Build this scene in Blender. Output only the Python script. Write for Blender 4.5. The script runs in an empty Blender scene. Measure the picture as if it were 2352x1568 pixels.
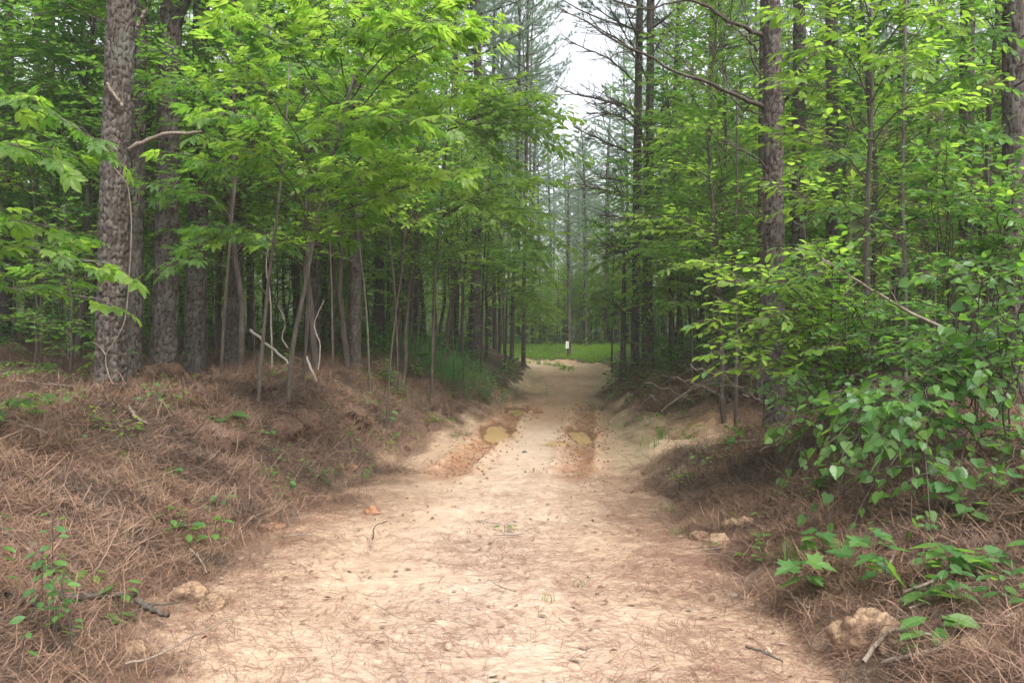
import bpy, math, random
import numpy as np
from mathutils import Vector, Matrix, Euler

R = np.random.default_rng(7)
C = bpy.context.scene.collection
scene = bpy.context.scene

# ------------------------------------------------------------------ camera, world, sun, exposure
CAM_Z = 1.65
F = 28.0 / 36.0 * 2352.0          # focal length in units of a 2352 px wide frame
HZ = 770.0                        # horizon row in that frame
cam = bpy.data.cameras.new("camera"); cam.lens = 28.0; cam.sensor_width = 36.0
cam.clip_start = 0.05; cam.clip_end = 600
co = bpy.data.objects.new("camera", cam); C.objects.link(co)
co.location = (0, 0, CAM_Z)
co.rotation_euler = (math.radians(90 - 0.44), 0, 0)
scene.camera = co

SUN_EL, SUN_AZ = math.radians(58), math.radians(150)
w = bpy.data.worlds.new("World"); scene.world = w; w.use_nodes = True
nt = w.node_tree; nt.nodes.clear()
sky = nt.nodes.new("ShaderNodeTexSky"); sky.sky_type = 'NISHITA'; sky.sun_disc = False
sky.sun_elevation = SUN_EL; sky.sun_rotation = SUN_AZ; sky.air_density = 1.0; sky.dust_density = 4.0; sky.ozone_density = 1.0
hs = nt.nodes.new("ShaderNodeHueSaturation"); hs.inputs["Saturation"].default_value = 0.22
bg = nt.nodes.new("ShaderNodeBackground"); bg.inputs["Strength"].default_value = 0.15
wo = nt.nodes.new("ShaderNodeOutputWorld")
nt.links.new(sky.outputs[0], hs.inputs["Color"]); nt.links.new(hs.outputs[0], bg.inputs[0]); nt.links.new(bg.outputs[0], wo.inputs[0])

sl = bpy.data.lights.new("sun", 'SUN'); sl.energy = 1.5; sl.angle = math.radians(30); sl.color = (1.0, 0.96, 0.9)
so = bpy.data.objects.new("sun", sl); C.objects.link(so)
# direction the light comes from: sun_rotation in the sky is measured clockwise from +Y
sd = Vector((math.sin(SUN_AZ) * math.cos(SUN_EL), math.cos(SUN_AZ) * math.cos(SUN_EL), math.sin(SUN_EL)))
so.rotation_euler = sd.to_track_quat('Z', 'Y').to_euler()
so.location = (0, 0, 40)

scene.view_settings.view_transform = 'Standard'; scene.view_settings.look = 'None'
scene.view_settings.exposure = 1.5; scene.view_settings.gamma = 1.0; scene.view_settings.use_curve_mapping = False
scene.render.engine = 'CYCLES'
cy = scene.cycles
cy.max_bounces = 8; cy.diffuse_bounces = 4; cy.adaptive_threshold = 0.025; cy.glossy_bounces = 2; cy.transmission_bounces = 6; cy.volume_bounces = 1
cy.caustics_reflective = False; cy.caustics_refractive = False; cy.use_denoising = True
cy.sample_clamp_indirect = 6.0

# ------------------------------------------------------------------ noise and small maths
def _hash(ix, iy, seed):
    h = (ix.astype(np.int64) * 374761393 + iy.astype(np.int64) * 668265263 + seed * 1274126177) & 0xffffffff
    h = ((h ^ (h >> 13)) * 1274126177) & 0xffffffff
    return ((h ^ (h >> 16)) & 0xffffff) / float(0xffffff)

def vnoise(x, y, seed=0):
    x = np.asarray(x, float); y = np.asarray(y, float)
    ix = np.floor(x); iy = np.floor(y); fx = x - ix; fy = y - iy
    fx = fx * fx * (3 - 2 * fx); fy = fy * fy * (3 - 2 * fy)
    a = _hash(ix, iy, seed); b = _hash(ix + 1, iy, seed); c = _hash(ix, iy + 1, seed); d = _hash(ix + 1, iy + 1, seed)
    return (a * (1 - fx) + b * fx) * (1 - fy) + (c * (1 - fx) + d * fx) * fy * 1.0

def fbm(x, y, oct=4, seed=0):
    s = 0; a = 0.5; t = 0
    for o in range(oct):
        s = s + a * (vnoise(x * 2 ** o + 17.3 * o, y * 2 ** o - 9.1 * o, seed + o) * 2 - 1); t += a; a *= 0.5
    return s / t

def sstep(a, b, x):
    t = np.clip((np.asarray(x, float) - a) / (b - a), 0, 1); return t * t * (3 - 2 * t)

def W(px, py, d):
    """A point at depth d metres seen at column px, row py of the 2352 x 1568 frame."""
    return np.array([(px - 1176.0) / F * d, d, CAM_Z - (py - HZ) / F * d])

# ------------------------------------------------------------------ the lie of the land
#          x     y    half   zr     WL    WR
ROAD = np.array([
    (-0.35, -8.0, 1.95, 0.00, 2.2, 2.1), (-0.33, 3.8, 1.90, 0.00, 2.0, 2.0), (-0.30, 6.5, 1.90, 0.00, 1.7, 1.7),
    (-0.03, 9.1, 1.62, 0.00, 0.95, 1.5), (0.45, 13.1, 1.45, -0.01, 2.3, 1.8), (0.92, 17.7, 1.20, 0.0, 2.4, 1.0),
    (1.50, 23.0, 1.12, 0.05, 2.6, 1.3), (2.10, 28.0, 1.15, 0.25, 2.8, 2.0), (2.10, 31.5, 1.25, 0.40, 2.8, 2.5),
    (0.80, 34.5, 1.35, 0.46, 2.8, 2.6), (-2.5, 35.8, 1.4, 0.5, 2.8, 2.8), (-9.0, 36.2, 1.4, 0.7, 2.8, 2.8), (-30.0, 37.0, 1.4, 1.2, 2.8, 2.8)])

def road_info(x, y):
    x = np.asarray(x, float); y = np.asarray(y, float)
    best = np.full(x.shape, 1e9); out = [np.zeros(x.shape) for _ in range(6)]
    for i in range(len(ROAD) - 1):
        a, b = ROAD[i], ROAD[i + 1]
        dx, dy = b[0] - a[0], b[1] - a[1]; L2 = dx * dx + dy * dy
        t = np.clip(((x - a[0]) * dx + (y - a[1]) * dy) / L2, 0, 1)
        qx, qy = a[0] + t * dx, a[1] + t * dy
        d = np.hypot(x - qx, y - qy)
        side = np.sign((x - a[0]) * dy - (y - a[1]) * dx)   # + to the right of travel
        m = d < best
        best = np.where(m, d, best)
        out[0] = np.where(m, d * np.where(side == 0, 1, side), out[0])
        for k in range(2, 6):
            out[k - 1] = np.where(m, a[k] + (b[k] - a[k]) * t, out[k - 1])
    return out[0], out[1], out[2], out[3], out[4]   # signed distance, half width, z, WL, WR

PUDDLES = [(-0.27, 13.9, 0.165, 0.90, -0.078), (0.10, 17.6, 0.15, 0.60, -0.06), (1.16, 13.5, 0.135, 0.65, -0.08), (0.70, 12.1, 0.10, 0.16, -0.012)]

def hgt(x, y, fine=True):
    x = np.asarray(x, float); y = np.asarray(y, float)
    s, hw, zr, WL, WR = road_info(x, y)
    wob = 0.22 * fbm(x * 0.9, y * 0.9, 3, 5)
    PL = 0.76 + 0.03 * np.clip(y - 6, 0, 24) + 0.03 * np.clip(-x - 2, 0, 12) + 0.1 * fbm(x * .35, y * .35, 3, 9)
    PR = 0.72 + 0.009 * np.clip(y - 12, 0, 45) + 0.035 * np.clip(x - 3, 0, 12) + 0.1 * fbm(x * .35, y * .35, 3, 19)
    PR = PR - 0.56 * np.exp(-((x - 2.8) / 1.5) ** 2 - ((y - 11.3) / 2.3) ** 2)
    left = s < 0
    d = np.abs(s) - hw + wob
    Wd = np.where(left, WL, WR)
    t = np.clip(d / Wd, 0, 1)
    prof = np.where(t < 1, t ** 0.85 * (1 - t) + t * sstep(0, 1, t), 1)
    P = np.where(left, PL, PR)
    z = zr + (P - zr) * prof
    bank = sstep(-0.05, 0.5, d)
    z = z + bank * (0.15 * fbm(x * 1.7, y * 1.7, 3, 31) + 0.10 * fbm(x * 4.5, y * 4.5, 3, 33))
    if fine:
        z = z + (0.3 + bank) * 0.016 * fbm(x * 14, y * 14, 3, 41) + 0.012 * (1 - bank) * fbm(x * 2.2, y * 2.2, 3, 44)
    # wheel ruts
    rut = np.exp(-((np.abs(s + 0.02) - 0.72) / 0.17) ** 2)
    zone = sstep(8.8, 10.4, y) * (1 - sstep(17.5, 20, y))
    ridge = np.exp(-((np.abs(s + 0.02) - 0.98) / 0.08) ** 2) + np.exp(-((np.abs(s + 0.02) - 0.46) / 0.08) ** 2)
    z = z - rut * (0.012 + 0.05 * zone) * (1 - bank) + ridge * zone * (0.045 + 0.09 * fbm(x * 7, y * 7, 3, 55)) * (1 - bank)
    for (qx, qy, rx, ry, wz) in PUDDLES:
        e = ((x - qx) / (rx * 1.25)) ** 2 + ((y - qy) / (ry * 1.25)) ** 2 + 0.9 * fbm(x * 6, y * 3.5, 4, 66)
        z = z * (1 - np.exp(-e ** 2 * .7)) + (wz - 0.045) * np.exp(-e ** 2 * .7) if False else np.where(e < 2.2, z + (np.minimum(z, wz - 0.03 + 0.022 * e * e) - z), z)
    return z

def hz1(x, y):
    return float(hgt(np.array([x]), np.array([y]))[0])

def gnormal(x, y, e=0.08):
    zx = (hgt(x + e, y) - hgt(x - e, y)) / (2 * e); zy = (hgt(x, y + e) - hgt(x, y - e)) / (2 * e)
    n = np.stack([-zx, -zy, np.ones_like(zx)], -1)
    return n / np.linalg.norm(n, axis=-1, keepdims=True)

# ------------------------------------------------------------------ mesh helpers
class MB:
    """Collects vertices and faces as arrays; build() links ONE mesh."""
    def __init__(s): s.v = []; s.f3 = []; s.f4 = []; s.m3 = []; s.m4 = []; s.n = 0; s.at = {}
    def add(s, v, f3=None, f4=None, mi=0, **attrs):
        v = np.asarray(v, float).reshape(-1, 3)
        if f3 is not None and len(f3):
            f3 = np.asarray(f3, np.int64).reshape(-1, 3) + s.n; s.f3.append(f3); s.m3.append(np.full(len(f3), mi))
        if f4 is not None and len(f4):
            f4 = np.asarray(f4, np.int64).reshape(-1, 4) + s.n; s.f4.append(f4); s.m4.append(np.full(len(f4), mi))
        for k, a in attrs.items(): s.at.setdefault(k, []).append((s.n, np.asarray(a, float)))
        s.v.append(v); s.n += len(v)
    def mesh(s, name, mats, smooth=True):
        me = bpy.data.meshes.new(name)
        V = np.concatenate(s.v) if s.v else np.zeros((0, 3))
        f3 = np.concatenate(s.f3) if s.f3 else np.zeros((0, 3), np.int64)
        f4 = np.concatenate(s.f4) if s.f4 else np.zeros((0, 4), np.int64)
        me.vertices.add(len(V)); me.vertices.foreach_set("co", V.astype(np.float32).ravel())
        nl = f3.size + f4.size; npoly = len(f3) + len(f4)
        me.loops.add(nl); me.polygons.add(npoly)
        me.loops.foreach_set("vertex_index", np.concatenate([f3.ravel(), f4.ravel()]).astype(np.int32))
        tot = np.concatenate([np.full(len(f3), 3), np.full(len(f4), 4)]).astype(np.int32)
        start = np.concatenate([[0], np.cumsum(tot)[:-1]]).astype(np.int32) if npoly else np.zeros(0, np.int32)
        me.polygons.foreach_set("loop_start", start)
        mi = np.concatenate((s.m3 + s.m4) or [np.zeros(0)]).astype(np.int32)
        me.polygons.foreach_set("material_index", mi)
        me.polygons.foreach_set("use_smooth", np.full(npoly, smooth))
        for m in (mats if isinstance(mats, (list, tuple)) else [mats]): me.materials.append(m)
        me.update(calc_edges=True)
        for k, parts in s.at.items():
            arr = np.zeros(len(V), np.float32)
            for (o, a) in parts: arr[o:o + len(a)] = a
            at = me.attributes.new(k, 'FLOAT', 'POINT'); at.data.foreach_set("value", arr)
        return me

def link(name, me, parent=None, loc=None):
    o = bpy.data.objects.new(name, me); C.objects.link(o)
    if parent is not None: o.parent = parent
    if loc is not None: o.location = loc
    return o

def thing(name, label, cat, loc=(0, 0, 0), group=None):
    o = bpy.data.objects.new(name, None); C.objects.link(o); o.location = loc; o.empty_display_size = .1
    tag(o, label, cat, group); return o

def tag(o, label=None, cat=None, group=None, kind=None):
    if label: o['label'] = label
    if cat: o['category'] = cat
    if group: o['group'] = group
    if kind: o['kind'] = kind
    return o

def frames(P):
    T = np.gradient(P, axis=0); T /= np.linalg.norm(T, axis=1, keepdims=True) + 1e-9
    up = np.array([0, 0, 1.0]) if abs(T[0, 2]) < 0.8 else np.array([1.0, 0, 0])
    A = np.cross(T, up); A /= np.linalg.norm(A, axis=1, keepdims=True) + 1e-9
    B = np.cross(T, A)
    return T, A, B

def tube(mb, P, r, k=6, mi=0):
    P = np.asarray(P, float); n = len(P); r = np.broadcast_to(np.asarray(r, float), (n,))
    T, A, B = frames(P)
    th = np.arange(k) / k * 2 * np.pi
    V = P[:, None] + r[:, None, None] * (A[:, None] * np.cos(th)[None, :, None] + B[:, None] * np.sin(th)[None, :, None])
    i = np.arange(n - 1)[:, None] * k; j = np.arange(k)[None]
    q = np.stack([i + j, i + (j + 1) % k, i + k + (j + 1) % k, i + k + j], -1).reshape(-1, 4)
    mb.add(V.reshape(-1, 3), f4=q, mi=mi)

def smooth_path(pts, n):
    """Catmull-Rom through pts, n samples."""
    pts = np.asarray(pts, float)
    if len(pts) == 2: return pts[0] + (pts[1] - pts[0]) * np.linspace(0, 1, n)[:, None]
    P = np.vstack([2 * pts[0] - pts[1], pts, 2 * pts[-1] - pts[-2]])
    t = np.linspace(0, len(pts) - 1 - 1e-6, n); i = t.astype(int); u = (t - i)[:, None]
    p0, p1, p2, p3 = P[i], P[i + 1], P[i + 2], P[i + 3]
    return 0.5 * (2 * p1 + (p2 - p0) * u + (2 * p0 - 5 * p1 + 4 * p2 - p3) * u ** 2 + (3 * p1 - p0 - 3 * p2 + p3) * u ** 3)

# ------------------------------------------------------------------ materials
def newmat(name):
    m = bpy.data.materials.new(name); m.use_nodes = True
    n = m.node_tree; n.nodes.clear()
    return m, n, n.nodes.new, n.links.new

def leafmat(name, c1, c2, t1, t2, mix=0.45, rough=0.42, spec=0.4, vein=True):
    """c: colour of the blade by reflected light, t: colour of light through it; two ends of the natural range."""
    m, n, N, L = newmat(name)
    g = N("ShaderNodeNewGeometry"); oi = N("ShaderNodeObjectInfo")
    ad = N("ShaderNodeMath"); ad.operation = 'ADD'; L(g.outputs["Random Per Island"], ad.inputs[0]); L(oi.outputs["Random"], ad.inputs[1])
    fr = N("ShaderNodeMath"); fr.operation = 'FRACT'; L(ad.outputs[0], fr.inputs[0])
    mc = N("ShaderNodeMix"); mc.data_type = 'RGBA'; L(fr.outputs[0], mc.inputs[0]); mc.inputs[6].default_value = (*c1, 1); mc.inputs[7].default_value = (*c2, 1)
    mt = N("ShaderNodeMix"); mt.data_type = 'RGBA'; L(fr.outputs[0], mt.inputs[0]); mt.inputs[6].default_value = (*t1, 1); mt.inputs[7].default_value = (*t2, 1)
    p = N("ShaderNodeBsdfPrincipled"); L(mc.outputs[2], p.inputs["Base Color"]); p.inputs["Roughness"].default_value = rough
    p.inputs["Specular IOR Level"].default_value = spec
    tc = N("ShaderNodeTexCoord"); no = N("ShaderNodeTexNoise"); no.inputs["Scale"].default_value = 60; L(tc.outputs["Object"], no.inputs["Vector"])
    bu = N("ShaderNodeBump"); bu.inputs["Strength"].default_value = 0.35; bu.inputs["Distance"].default_value = 0.004
    L(no.outputs[0], bu.inputs["Height"])
    if vein: L(bu.outputs[0], p.inputs["Normal"])
    tr = N("ShaderNodeBsdfTranslucent"); L(mt.outputs[2], tr.inputs[0])
    mx = N("ShaderNodeMixShader"); mx.inputs[0].default_value = mix; L(p.outputs[0], mx.inputs[1]); L(tr.outputs[0], mx.inputs[2])
    o = N("ShaderNodeOutputMaterial"); L(mx.outputs[0], o.inputs[0])
    return m

def woodmat(name, c1, c2, scale=(14, 14, 2.5), rough=0.9, bump=0.5, lichen=None):
    m, n, N, L = newmat(name)
    tc = N("ShaderNodeTexCoord"); mp = N("ShaderNodeMapping"); mp.inputs["Scale"].default_value = scale; L(tc.outputs["Object"], mp.inputs[0])
    no = N("ShaderNodeTexNoise"); no.inputs["Scale"].default_value = 2.0; no.inputs["Detail"].default_value = 6; no.inputs["Roughness"].default_value = .65; L(mp.outputs[0], no.inputs["Vector"])
    cr = N("ShaderNodeValToRGB"); cr.color_ramp.elements[0].position = 0.32; cr.color_ramp.elements[1].position = 0.68
    cr.color_ramp.elements[0].color = (*c1, 1); cr.color_ramp.elements[1].color = (*c2, 1); L(no.outputs[0], cr.inputs[0])
    col = cr.outputs[0]
    if lichen:
        n2 = N("ShaderNodeTexNoise"); n2.inputs["Scale"].default_value = 3.5; n2.inputs["Detail"].default_value = 4; L(tc.outputs["Object"], n2.inputs["Vector"])
        r2 = N("ShaderNodeValToRGB"); r2.color_ramp.elements[0].position = .55; r2.color_ramp.elements[1].position = .68; L(n2.outputs[0], r2.inputs[0])
        mm = N("ShaderNodeMath"); mm.operation = 'MULTIPLY'; mm.inputs[1].default_value = .55; L(r2.outputs[0], mm.inputs[0])
        mx = N("ShaderNodeMix"); mx.data_type = 'RGBA'; L(mm.outputs[0], mx.inputs[0]); L(col, mx.inputs[6]); mx.inputs[7].default_value = (*lichen, 1); col = mx.outputs[2]
    p = N("ShaderNodeBsdfPrincipled"); p.inputs["Roughness"].default_value = rough; p.inputs["Specular IOR Level"].default_value = .2; L(col, p.inputs["Base Color"])
    b = N("ShaderNodeBump"); b.inputs["Strength"].default_value = bump; b.inputs["Distance"].default_value = .02; L(no.outputs[0], b.inputs["Height"]); L(b.outputs[0], p.inputs["Normal"])
    o = N("ShaderNodeOutputMaterial"); L(p.outputs[0], o.inputs[0])
    return m

def barkmat(name, plate1, plate2, crack):
    """Plated pine bark: each plate its own tone (attribute tone), bare inner bark in the cracks (attribute edge)."""
    m, n, N, L = newmat(name)
    tc = N("ShaderNodeTexCoord")
    a1 = N("ShaderNodeAttribute"); a1.attribute_name = "tone"; a2 = N("ShaderNodeAttribute"); a2.attribute_name = "edge"
    no = N("ShaderNodeTexNoise"); no.inputs["Scale"].default_value = 22; no.inputs["Detail"].default_value = 6; L(tc.outputs["Object"], no.inputs["Vector"])
    av = N("ShaderNodeMath"); av.operation = 'MULTIPLY_ADD'; L(no.outputs[0], av.inputs[0]); av.inputs[1].default_value = 1.3; 
    sb = N("ShaderNodeMath"); sb.operation = 'SUBTRACT'; q_ = N("ShaderNodeMath"); q_.operation = 'MULTIPLY'; q_.inputs[1].default_value = .55; L(a1.outputs["Fac"], q_.inputs[0]); L(q_.outputs[0], sb.inputs[0]); sb.inputs[1].default_value = .45; L(sb.outputs[0], av.inputs[2])
    mp = N("ShaderNodeMix"); mp.data_type = 'RGBA'; L(av.outputs[0], mp.inputs[0]); mp.inputs[6].default_value = (*plate1, 1); mp.inputs[7].default_value = (*plate2, 1)
    mr = N("ShaderNodeMapRange"); mr.inputs[1].default_value = 0.08; mr.inputs[2].default_value = .34; L(a2.outputs["Fac"], mr.inputs[0])
    n4 = N("ShaderNodeTexNoise"); n4.inputs["Scale"].default_value = 2.2; n4.inputs["Detail"].default_value = 6; L(tc.outputs["Object"], n4.inputs["Vector"])
    r4 = N("ShaderNodeMapRange"); r4.inputs[1].default_value = .52; r4.inputs[2].default_value = .72; r4.inputs[4].default_value = .5; L(n4.outputs[0], r4.inputs[0])
    ml = N("ShaderNodeMix"); ml.data_type = 'RGBA'; L(r4.outputs[0], ml.inputs[0]); L(mp.outputs[2], ml.inputs[6]); ml.inputs[7].default_value = (.13, .14, .115, 1)
    mc = N("ShaderNodeMix"); mc.data_type = 'RGBA'; L(mr.outputs[0], mc.inputs[0]); mc.inputs[6].default_value = (*crack, 1); L(ml.outputs[2], mc.inputs[7])
    p = N("ShaderNodeBsdfPrincipled"); p.inputs["Roughness"].default_value = .92; p.inputs["Specular IOR Level"].default_value = .15; L(mc.outputs[2], p.inputs["Base Color"])
    n3 = N("ShaderNodeTexNoise"); n3.inputs["Scale"].default_value = 70; n3.inputs["Detail"].default_value = 5; L(tc.outputs["Object"], n3.inputs["Vector"])
    b = N("ShaderNodeBump"); b.inputs["Strength"].default_value = .7; b.inputs["Distance"].default_value = .008; L(n3.outputs[0], b.inputs["Height"]); L(b.outputs[0], p.inputs["Normal"])
    o = N("ShaderNodeOutputMaterial"); L(p.outputs[0], o.inputs[0])
    return m

M_leaf = leafmat("leaf_green", (.045, .10, .02), (.09, .17, .035), (.14, .36, .03), (.28, .52, .06), mix=.5)
M_leafy = leafmat("leaf_yellow_green", (.075, .145, .022), (.14, .225, .04), (.27, .52, .04), (.46, .68, .08), mix=.52)
M_leafd = leafmat("leaf_deep_green", (.03, .085, .025), (.06, .13, .035), (.09, .28, .035), (.17, .38, .05), mix=.42, rough=.36)
M_vine = leafmat("vine_leaf", (.05, .13, .038), (.095, .195, .045), (.15, .38, .045), (.28, .52, .06), mix=.4, rough=.38)
M_grass = leafmat("grass_blade", (.07, .14, .03), (.12, .2, .05), (.15, .34, .04), (.26, .42, .08), mix=.4, vein=False)
M_fennel = leafmat("feathery_green", (.04, .15, .025), (.07, .22, .035), (.09, .36, .04), (.14, .46, .05), mix=.4, vein=False)
M_needle = leafmat("pine_needles_green", (.11, .17, .12), (.17, .24, .17), (.30, .46, .30), (.42, .58, .38), mix=.5, vein=False)
M_straw = leafmat("pine_straw", (.08, .041, .027), (.30, .19, .13), (.12, .05, .03), (.2, .1, .05), mix=.12, rough=.6, spec=.3, vein=False)
M_strawdk = leafmat("old_pine_straw", (.042, .026, .019), (.175, .125, .097), (.06, .03, .02), (.1, .05, .03), mix=.1, rough=.7, spec=.2, vein=False)
M_strawroad = leafmat("road_pine_straw", (.15, .07, .05), (.34, .20, .145), (.12, .05, .03), (.2, .1, .05), mix=.1, rough=.7, spec=.2, vein=False)
M_deadleaf = leafmat("dead_leaf", (.14, .08, .05), (.34, .26, .2), (.1, .05, .03), (.15, .08, .04), mix=.1, rough=.7)
M_bark = barkmat("pine_bark", (.03, .024, .02), (.14, .12, .105), (.022, .012, .009))
M_barkd = barkmat("pine_bark_far", (.034, .027, .023), (.11, .095, .082), (.02, .012, .009))
M_twig = woodmat("twig_bark", (.038, .029, .023), (.10, .08, .066), lichen=(.14, .15, .12))
M_grey = woodmat("smooth_grey_bark", (.065, .054, .045), (.15, .133, .112), lichen=(.2, .21, .18))
M_dead = woodmat("dead_wood", (.12, .09, .07), (.3, .25, .2), scale=(30, 30, 6))
M_pale = woodmat("bleached_wood", (.17, .15, .125), (.33, .30, .26), scale=(30, 30, 6))

def groundmat():
    m, n, N, L = newmat("ground_dirt_and_straw")
    tc = N("ShaderNodeTexCoord")
    def noise(scale, detail=5, rough=.6, vec=None, dist=0):
        q = N("ShaderNodeTexNoise"); q.inputs["Scale"].default_value = scale; q.inputs["Detail"].default_value = detail
        q.inputs["Roughness"].default_value = rough; q.inputs["Distortion"].default_value = dist
        L(vec or tc.outputs["Object"], q.inputs["Vector"]); return q.outputs[0]
    def ramp(f, a, b, ca=(0, 0, 0), cb=(1, 1, 1)):
        q = N("ShaderNodeValToRGB"); q.color_ramp.elements[0].position = a; q.color_ramp.elements[1].position = b
        q.color_ramp.elements[0].color = (*ca, 1); q.color_ramp.elements[1].color = (*cb, 1); L(f, q.inputs[0]); return q.outputs[0]
    def mix(f, a, b):
        q = N("ShaderNodeMix"); q.data_type = 'RGBA'
        if hasattr(f, 'links'): L(f, q.inputs[0])
        else: q.inputs[0].default_value = f
        for s, v in ((6, a), (7, b)):
            if isinstance(v, tuple): q.inputs[s].default_value = (*v, 1)
            else: L(v, q.inputs[s])
        return q.outputs[2]
    def attr(a):
        q = N("ShaderNodeAttribute"); q.attribute_name = a; return q.outputs["Fac"]
    def math_(op, a, b):
        q = N("ShaderNodeMath"); q.operation = op; q.use_clamp = op != 'MULTIPLY'
        for i, v in enumerate((a, b)):
            if isinstance(v, (int, float)): q.inputs[i].default_value = v
            else: L(v, q.inputs[i])
        return q.outputs[0]
    sand = mix(ramp(noise(2.6, 7, .7), .3, .7), (.425, .305, .20), (.49, .38, .28))
    sand = mix(attr("centre"), sand, mix(ramp(noise(1.7), .4, .6), (.54, .45, .37), (.49, .385, .31)))
    sand = mix(ramp(noise(9, 6, .7), .3, .8), sand, (.36, .25, .17))
    # cracked crust
    vo = N("ShaderNodeTexVoronoi"); vo.feature = 'DISTANCE_TO_EDGE'; vo.inputs["Scale"].default_value = 7
    nd = N("ShaderNodeMix"); nd.data_type = 'VECTOR'; nd.inputs[0].default_value = .12
    nn = N("ShaderNodeTexNoise"); nn.inputs["Scale"].default_value = 4; L(tc.outputs["Object"], nn.inputs["Vector"])
    L(tc.outputs["Object"], nd.inputs[4]); L(nn.outputs["Color"], nd.inputs[5]); L(nd.outputs[1], vo.inputs["Vector"])
    ck = ramp(vo.outputs[0], 0.0, .03)
    # mud
    mudc = mix(ramp(noise(6, 6, .7), .35, .65), (.34, .165, .08), (.22, .115, .07))
    fm = math_('MULTIPLY', attr("mud"), ramp(noise(3.4, 7, .75), .34, .58))
    dirt = mix(fm, sand, mudc)
    wet = N('ShaderNodeMapRange'); wet.inputs[1].default_value = 1.15; wet.inputs[2].default_value = 1.6; L(attr('mud'), wet.inputs[0])
    dirt = mix(wet.outputs[0], dirt, (.17, .095, .05))
    # straw litter: streaks
    def streak(rot, sc):
        mp = N("ShaderNodeMapping"); mp.inputs["Rotation"].default_value = (0, 0, rot); mp.inputs["Scale"].default_value = (sc, sc * .09, sc * .3)
        L(tc.outputs["Object"], mp.inputs[0]); return noise(1.0, 4, .7, mp.outputs[0], .6)
    s1 = math_('MAXIMUM', streak(.4, 160), streak(1.9, 150)); s1 = math_('MAXIMUM', s1, streak(2.7, 140))
    lit = mix(ramp(s1, .50, .72), (.032, .021, .016), (.20, .135, .097))
    lit = mix(ramp(noise(2.1, 5, .65), .35, .75), lit, (.075, .053, .04))
    lm = math_('ADD', attr("litter"), 0.0)
    edge = math_('SUBTRACT', math_('MULTIPLY', noise(4.5, 6, .7), 1.5), .72)
    q = N("ShaderNodeMath"); q.operation = 'ADD'; q.use_clamp = True; L(attr("litter"), q.inputs[0])
    q2 = N("ShaderNodeMath"); q2.operation = 'SUBTRACT'; L(noise(4.5, 6, .7), q2.inputs[0]); q2.inputs[1].default_value = .5; L(q2.outputs[0], q.inputs[1])
    lf = ramp(q.outputs[0], .38, .62)
    thin = math_('MULTIPLY', ramp(s1, .60, .70), ramp(noise(1.3, 4), .35, .65)); thin = math_('MULTIPLY', thin, .6)
    base = mix(thin, dirt, (.33, .20, .14))
    base = mix(lf, base, lit)
    gm = math_('MULTIPLY', attr("grass"), ramp(noise(5, 5), .35, .6))
    base = mix(gm, base, (.07, .11, .03))
    p = N("ShaderNodeBsdfPrincipled"); L(base, p.inputs["Base Color"]); p.inputs["Specular IOR Level"].default_value = .2
    ro = N("ShaderNodeMapRange"); L(attr("mud"), ro.inputs[0]); ro.inputs[3].default_value = .95; ro.inputs[4].default_value = .6; L(ro.outputs[0], p.inputs["Roughness"])
    hsum = N("ShaderNodeMath"); hsum.operation = 'MULTIPLY_ADD'; L(noise(38, 6, .7), hsum.inputs[0]); hsum.inputs[1].default_value = .8
    h2 = N("ShaderNodeMath"); h2.operation = 'MULTIPLY'; L(s1, h2.inputs[0]); L(lf, h2.inputs[1]); L(h2.outputs[0], hsum.inputs[2])
    h3 = N("ShaderNodeMath"); h3.operation = 'MULTIPLY_ADD'; L(ck, h3.inputs[0]); h3.inputs[1].default_value = .12; L(hsum.outputs[0], h3.inputs[2])
    b = N("ShaderNodeBump"); b.inputs["Strength"].default_value = .9; b.inputs["Distance"].default_value = .02; L(h3.outputs[0], b.inputs["Height"]); L(b.outputs[0], p.inputs["Normal"])
    o = N("ShaderNodeOutputMaterial"); L(p.outputs[0], o.inputs[0])
    return m
M_ground = groundmat()

def claymat(name, c1, c2):
    return woodmat(name, c1, c2, scale=(6, 6, 9), rough=.98, bump=.5)
M_clay = claymat("sandy_clay", (.21, .135, .082), (.34, .24, .155))
M_mud = claymat("rut_mud", (.15, .075, .045), (.32, .18, .105))
M_clayo = claymat("orange_clay", (.22, .105, .055), (.38, .21, .12))

# ------------------------------------------------------------------ ground sheet (road and forest floor)
ys = [-6.0]
while ys[-1] < 108: ys.append(ys[-1] + max(.036, abs(ys[-1]) * .0052) if ys[-1] > 2 else ys[-1] + (.25 if ys[-1] < 1.6 else .1))
ys = np.array(ys)
u = np.linspace(-1, 1, 381); xs0 = np.sinh(u * 3.4) / np.sinh(3.4)
X = xs0[None, :] * np.minimum((5.2 + np.clip(ys, 0, 200) * 1.15) * 1.9, 90)[:, None]
Y = np.repeat(ys[:, None], X.shape[1], 1)
Z = hgt(X, Y)
s_, hw_, _, WL_, WR_ = road_info(X, Y)
dd = np.abs(s_) - hw_ + 0.22 * fbm(X * .9, Y * .9, 3, 5)
litter = sstep(-.15, .65, dd + np.where((s_ < 0) & (Y < 10), .18, -.1) + .25 * fbm(X * 1.3, Y * 1.3, 3, 71))
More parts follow.
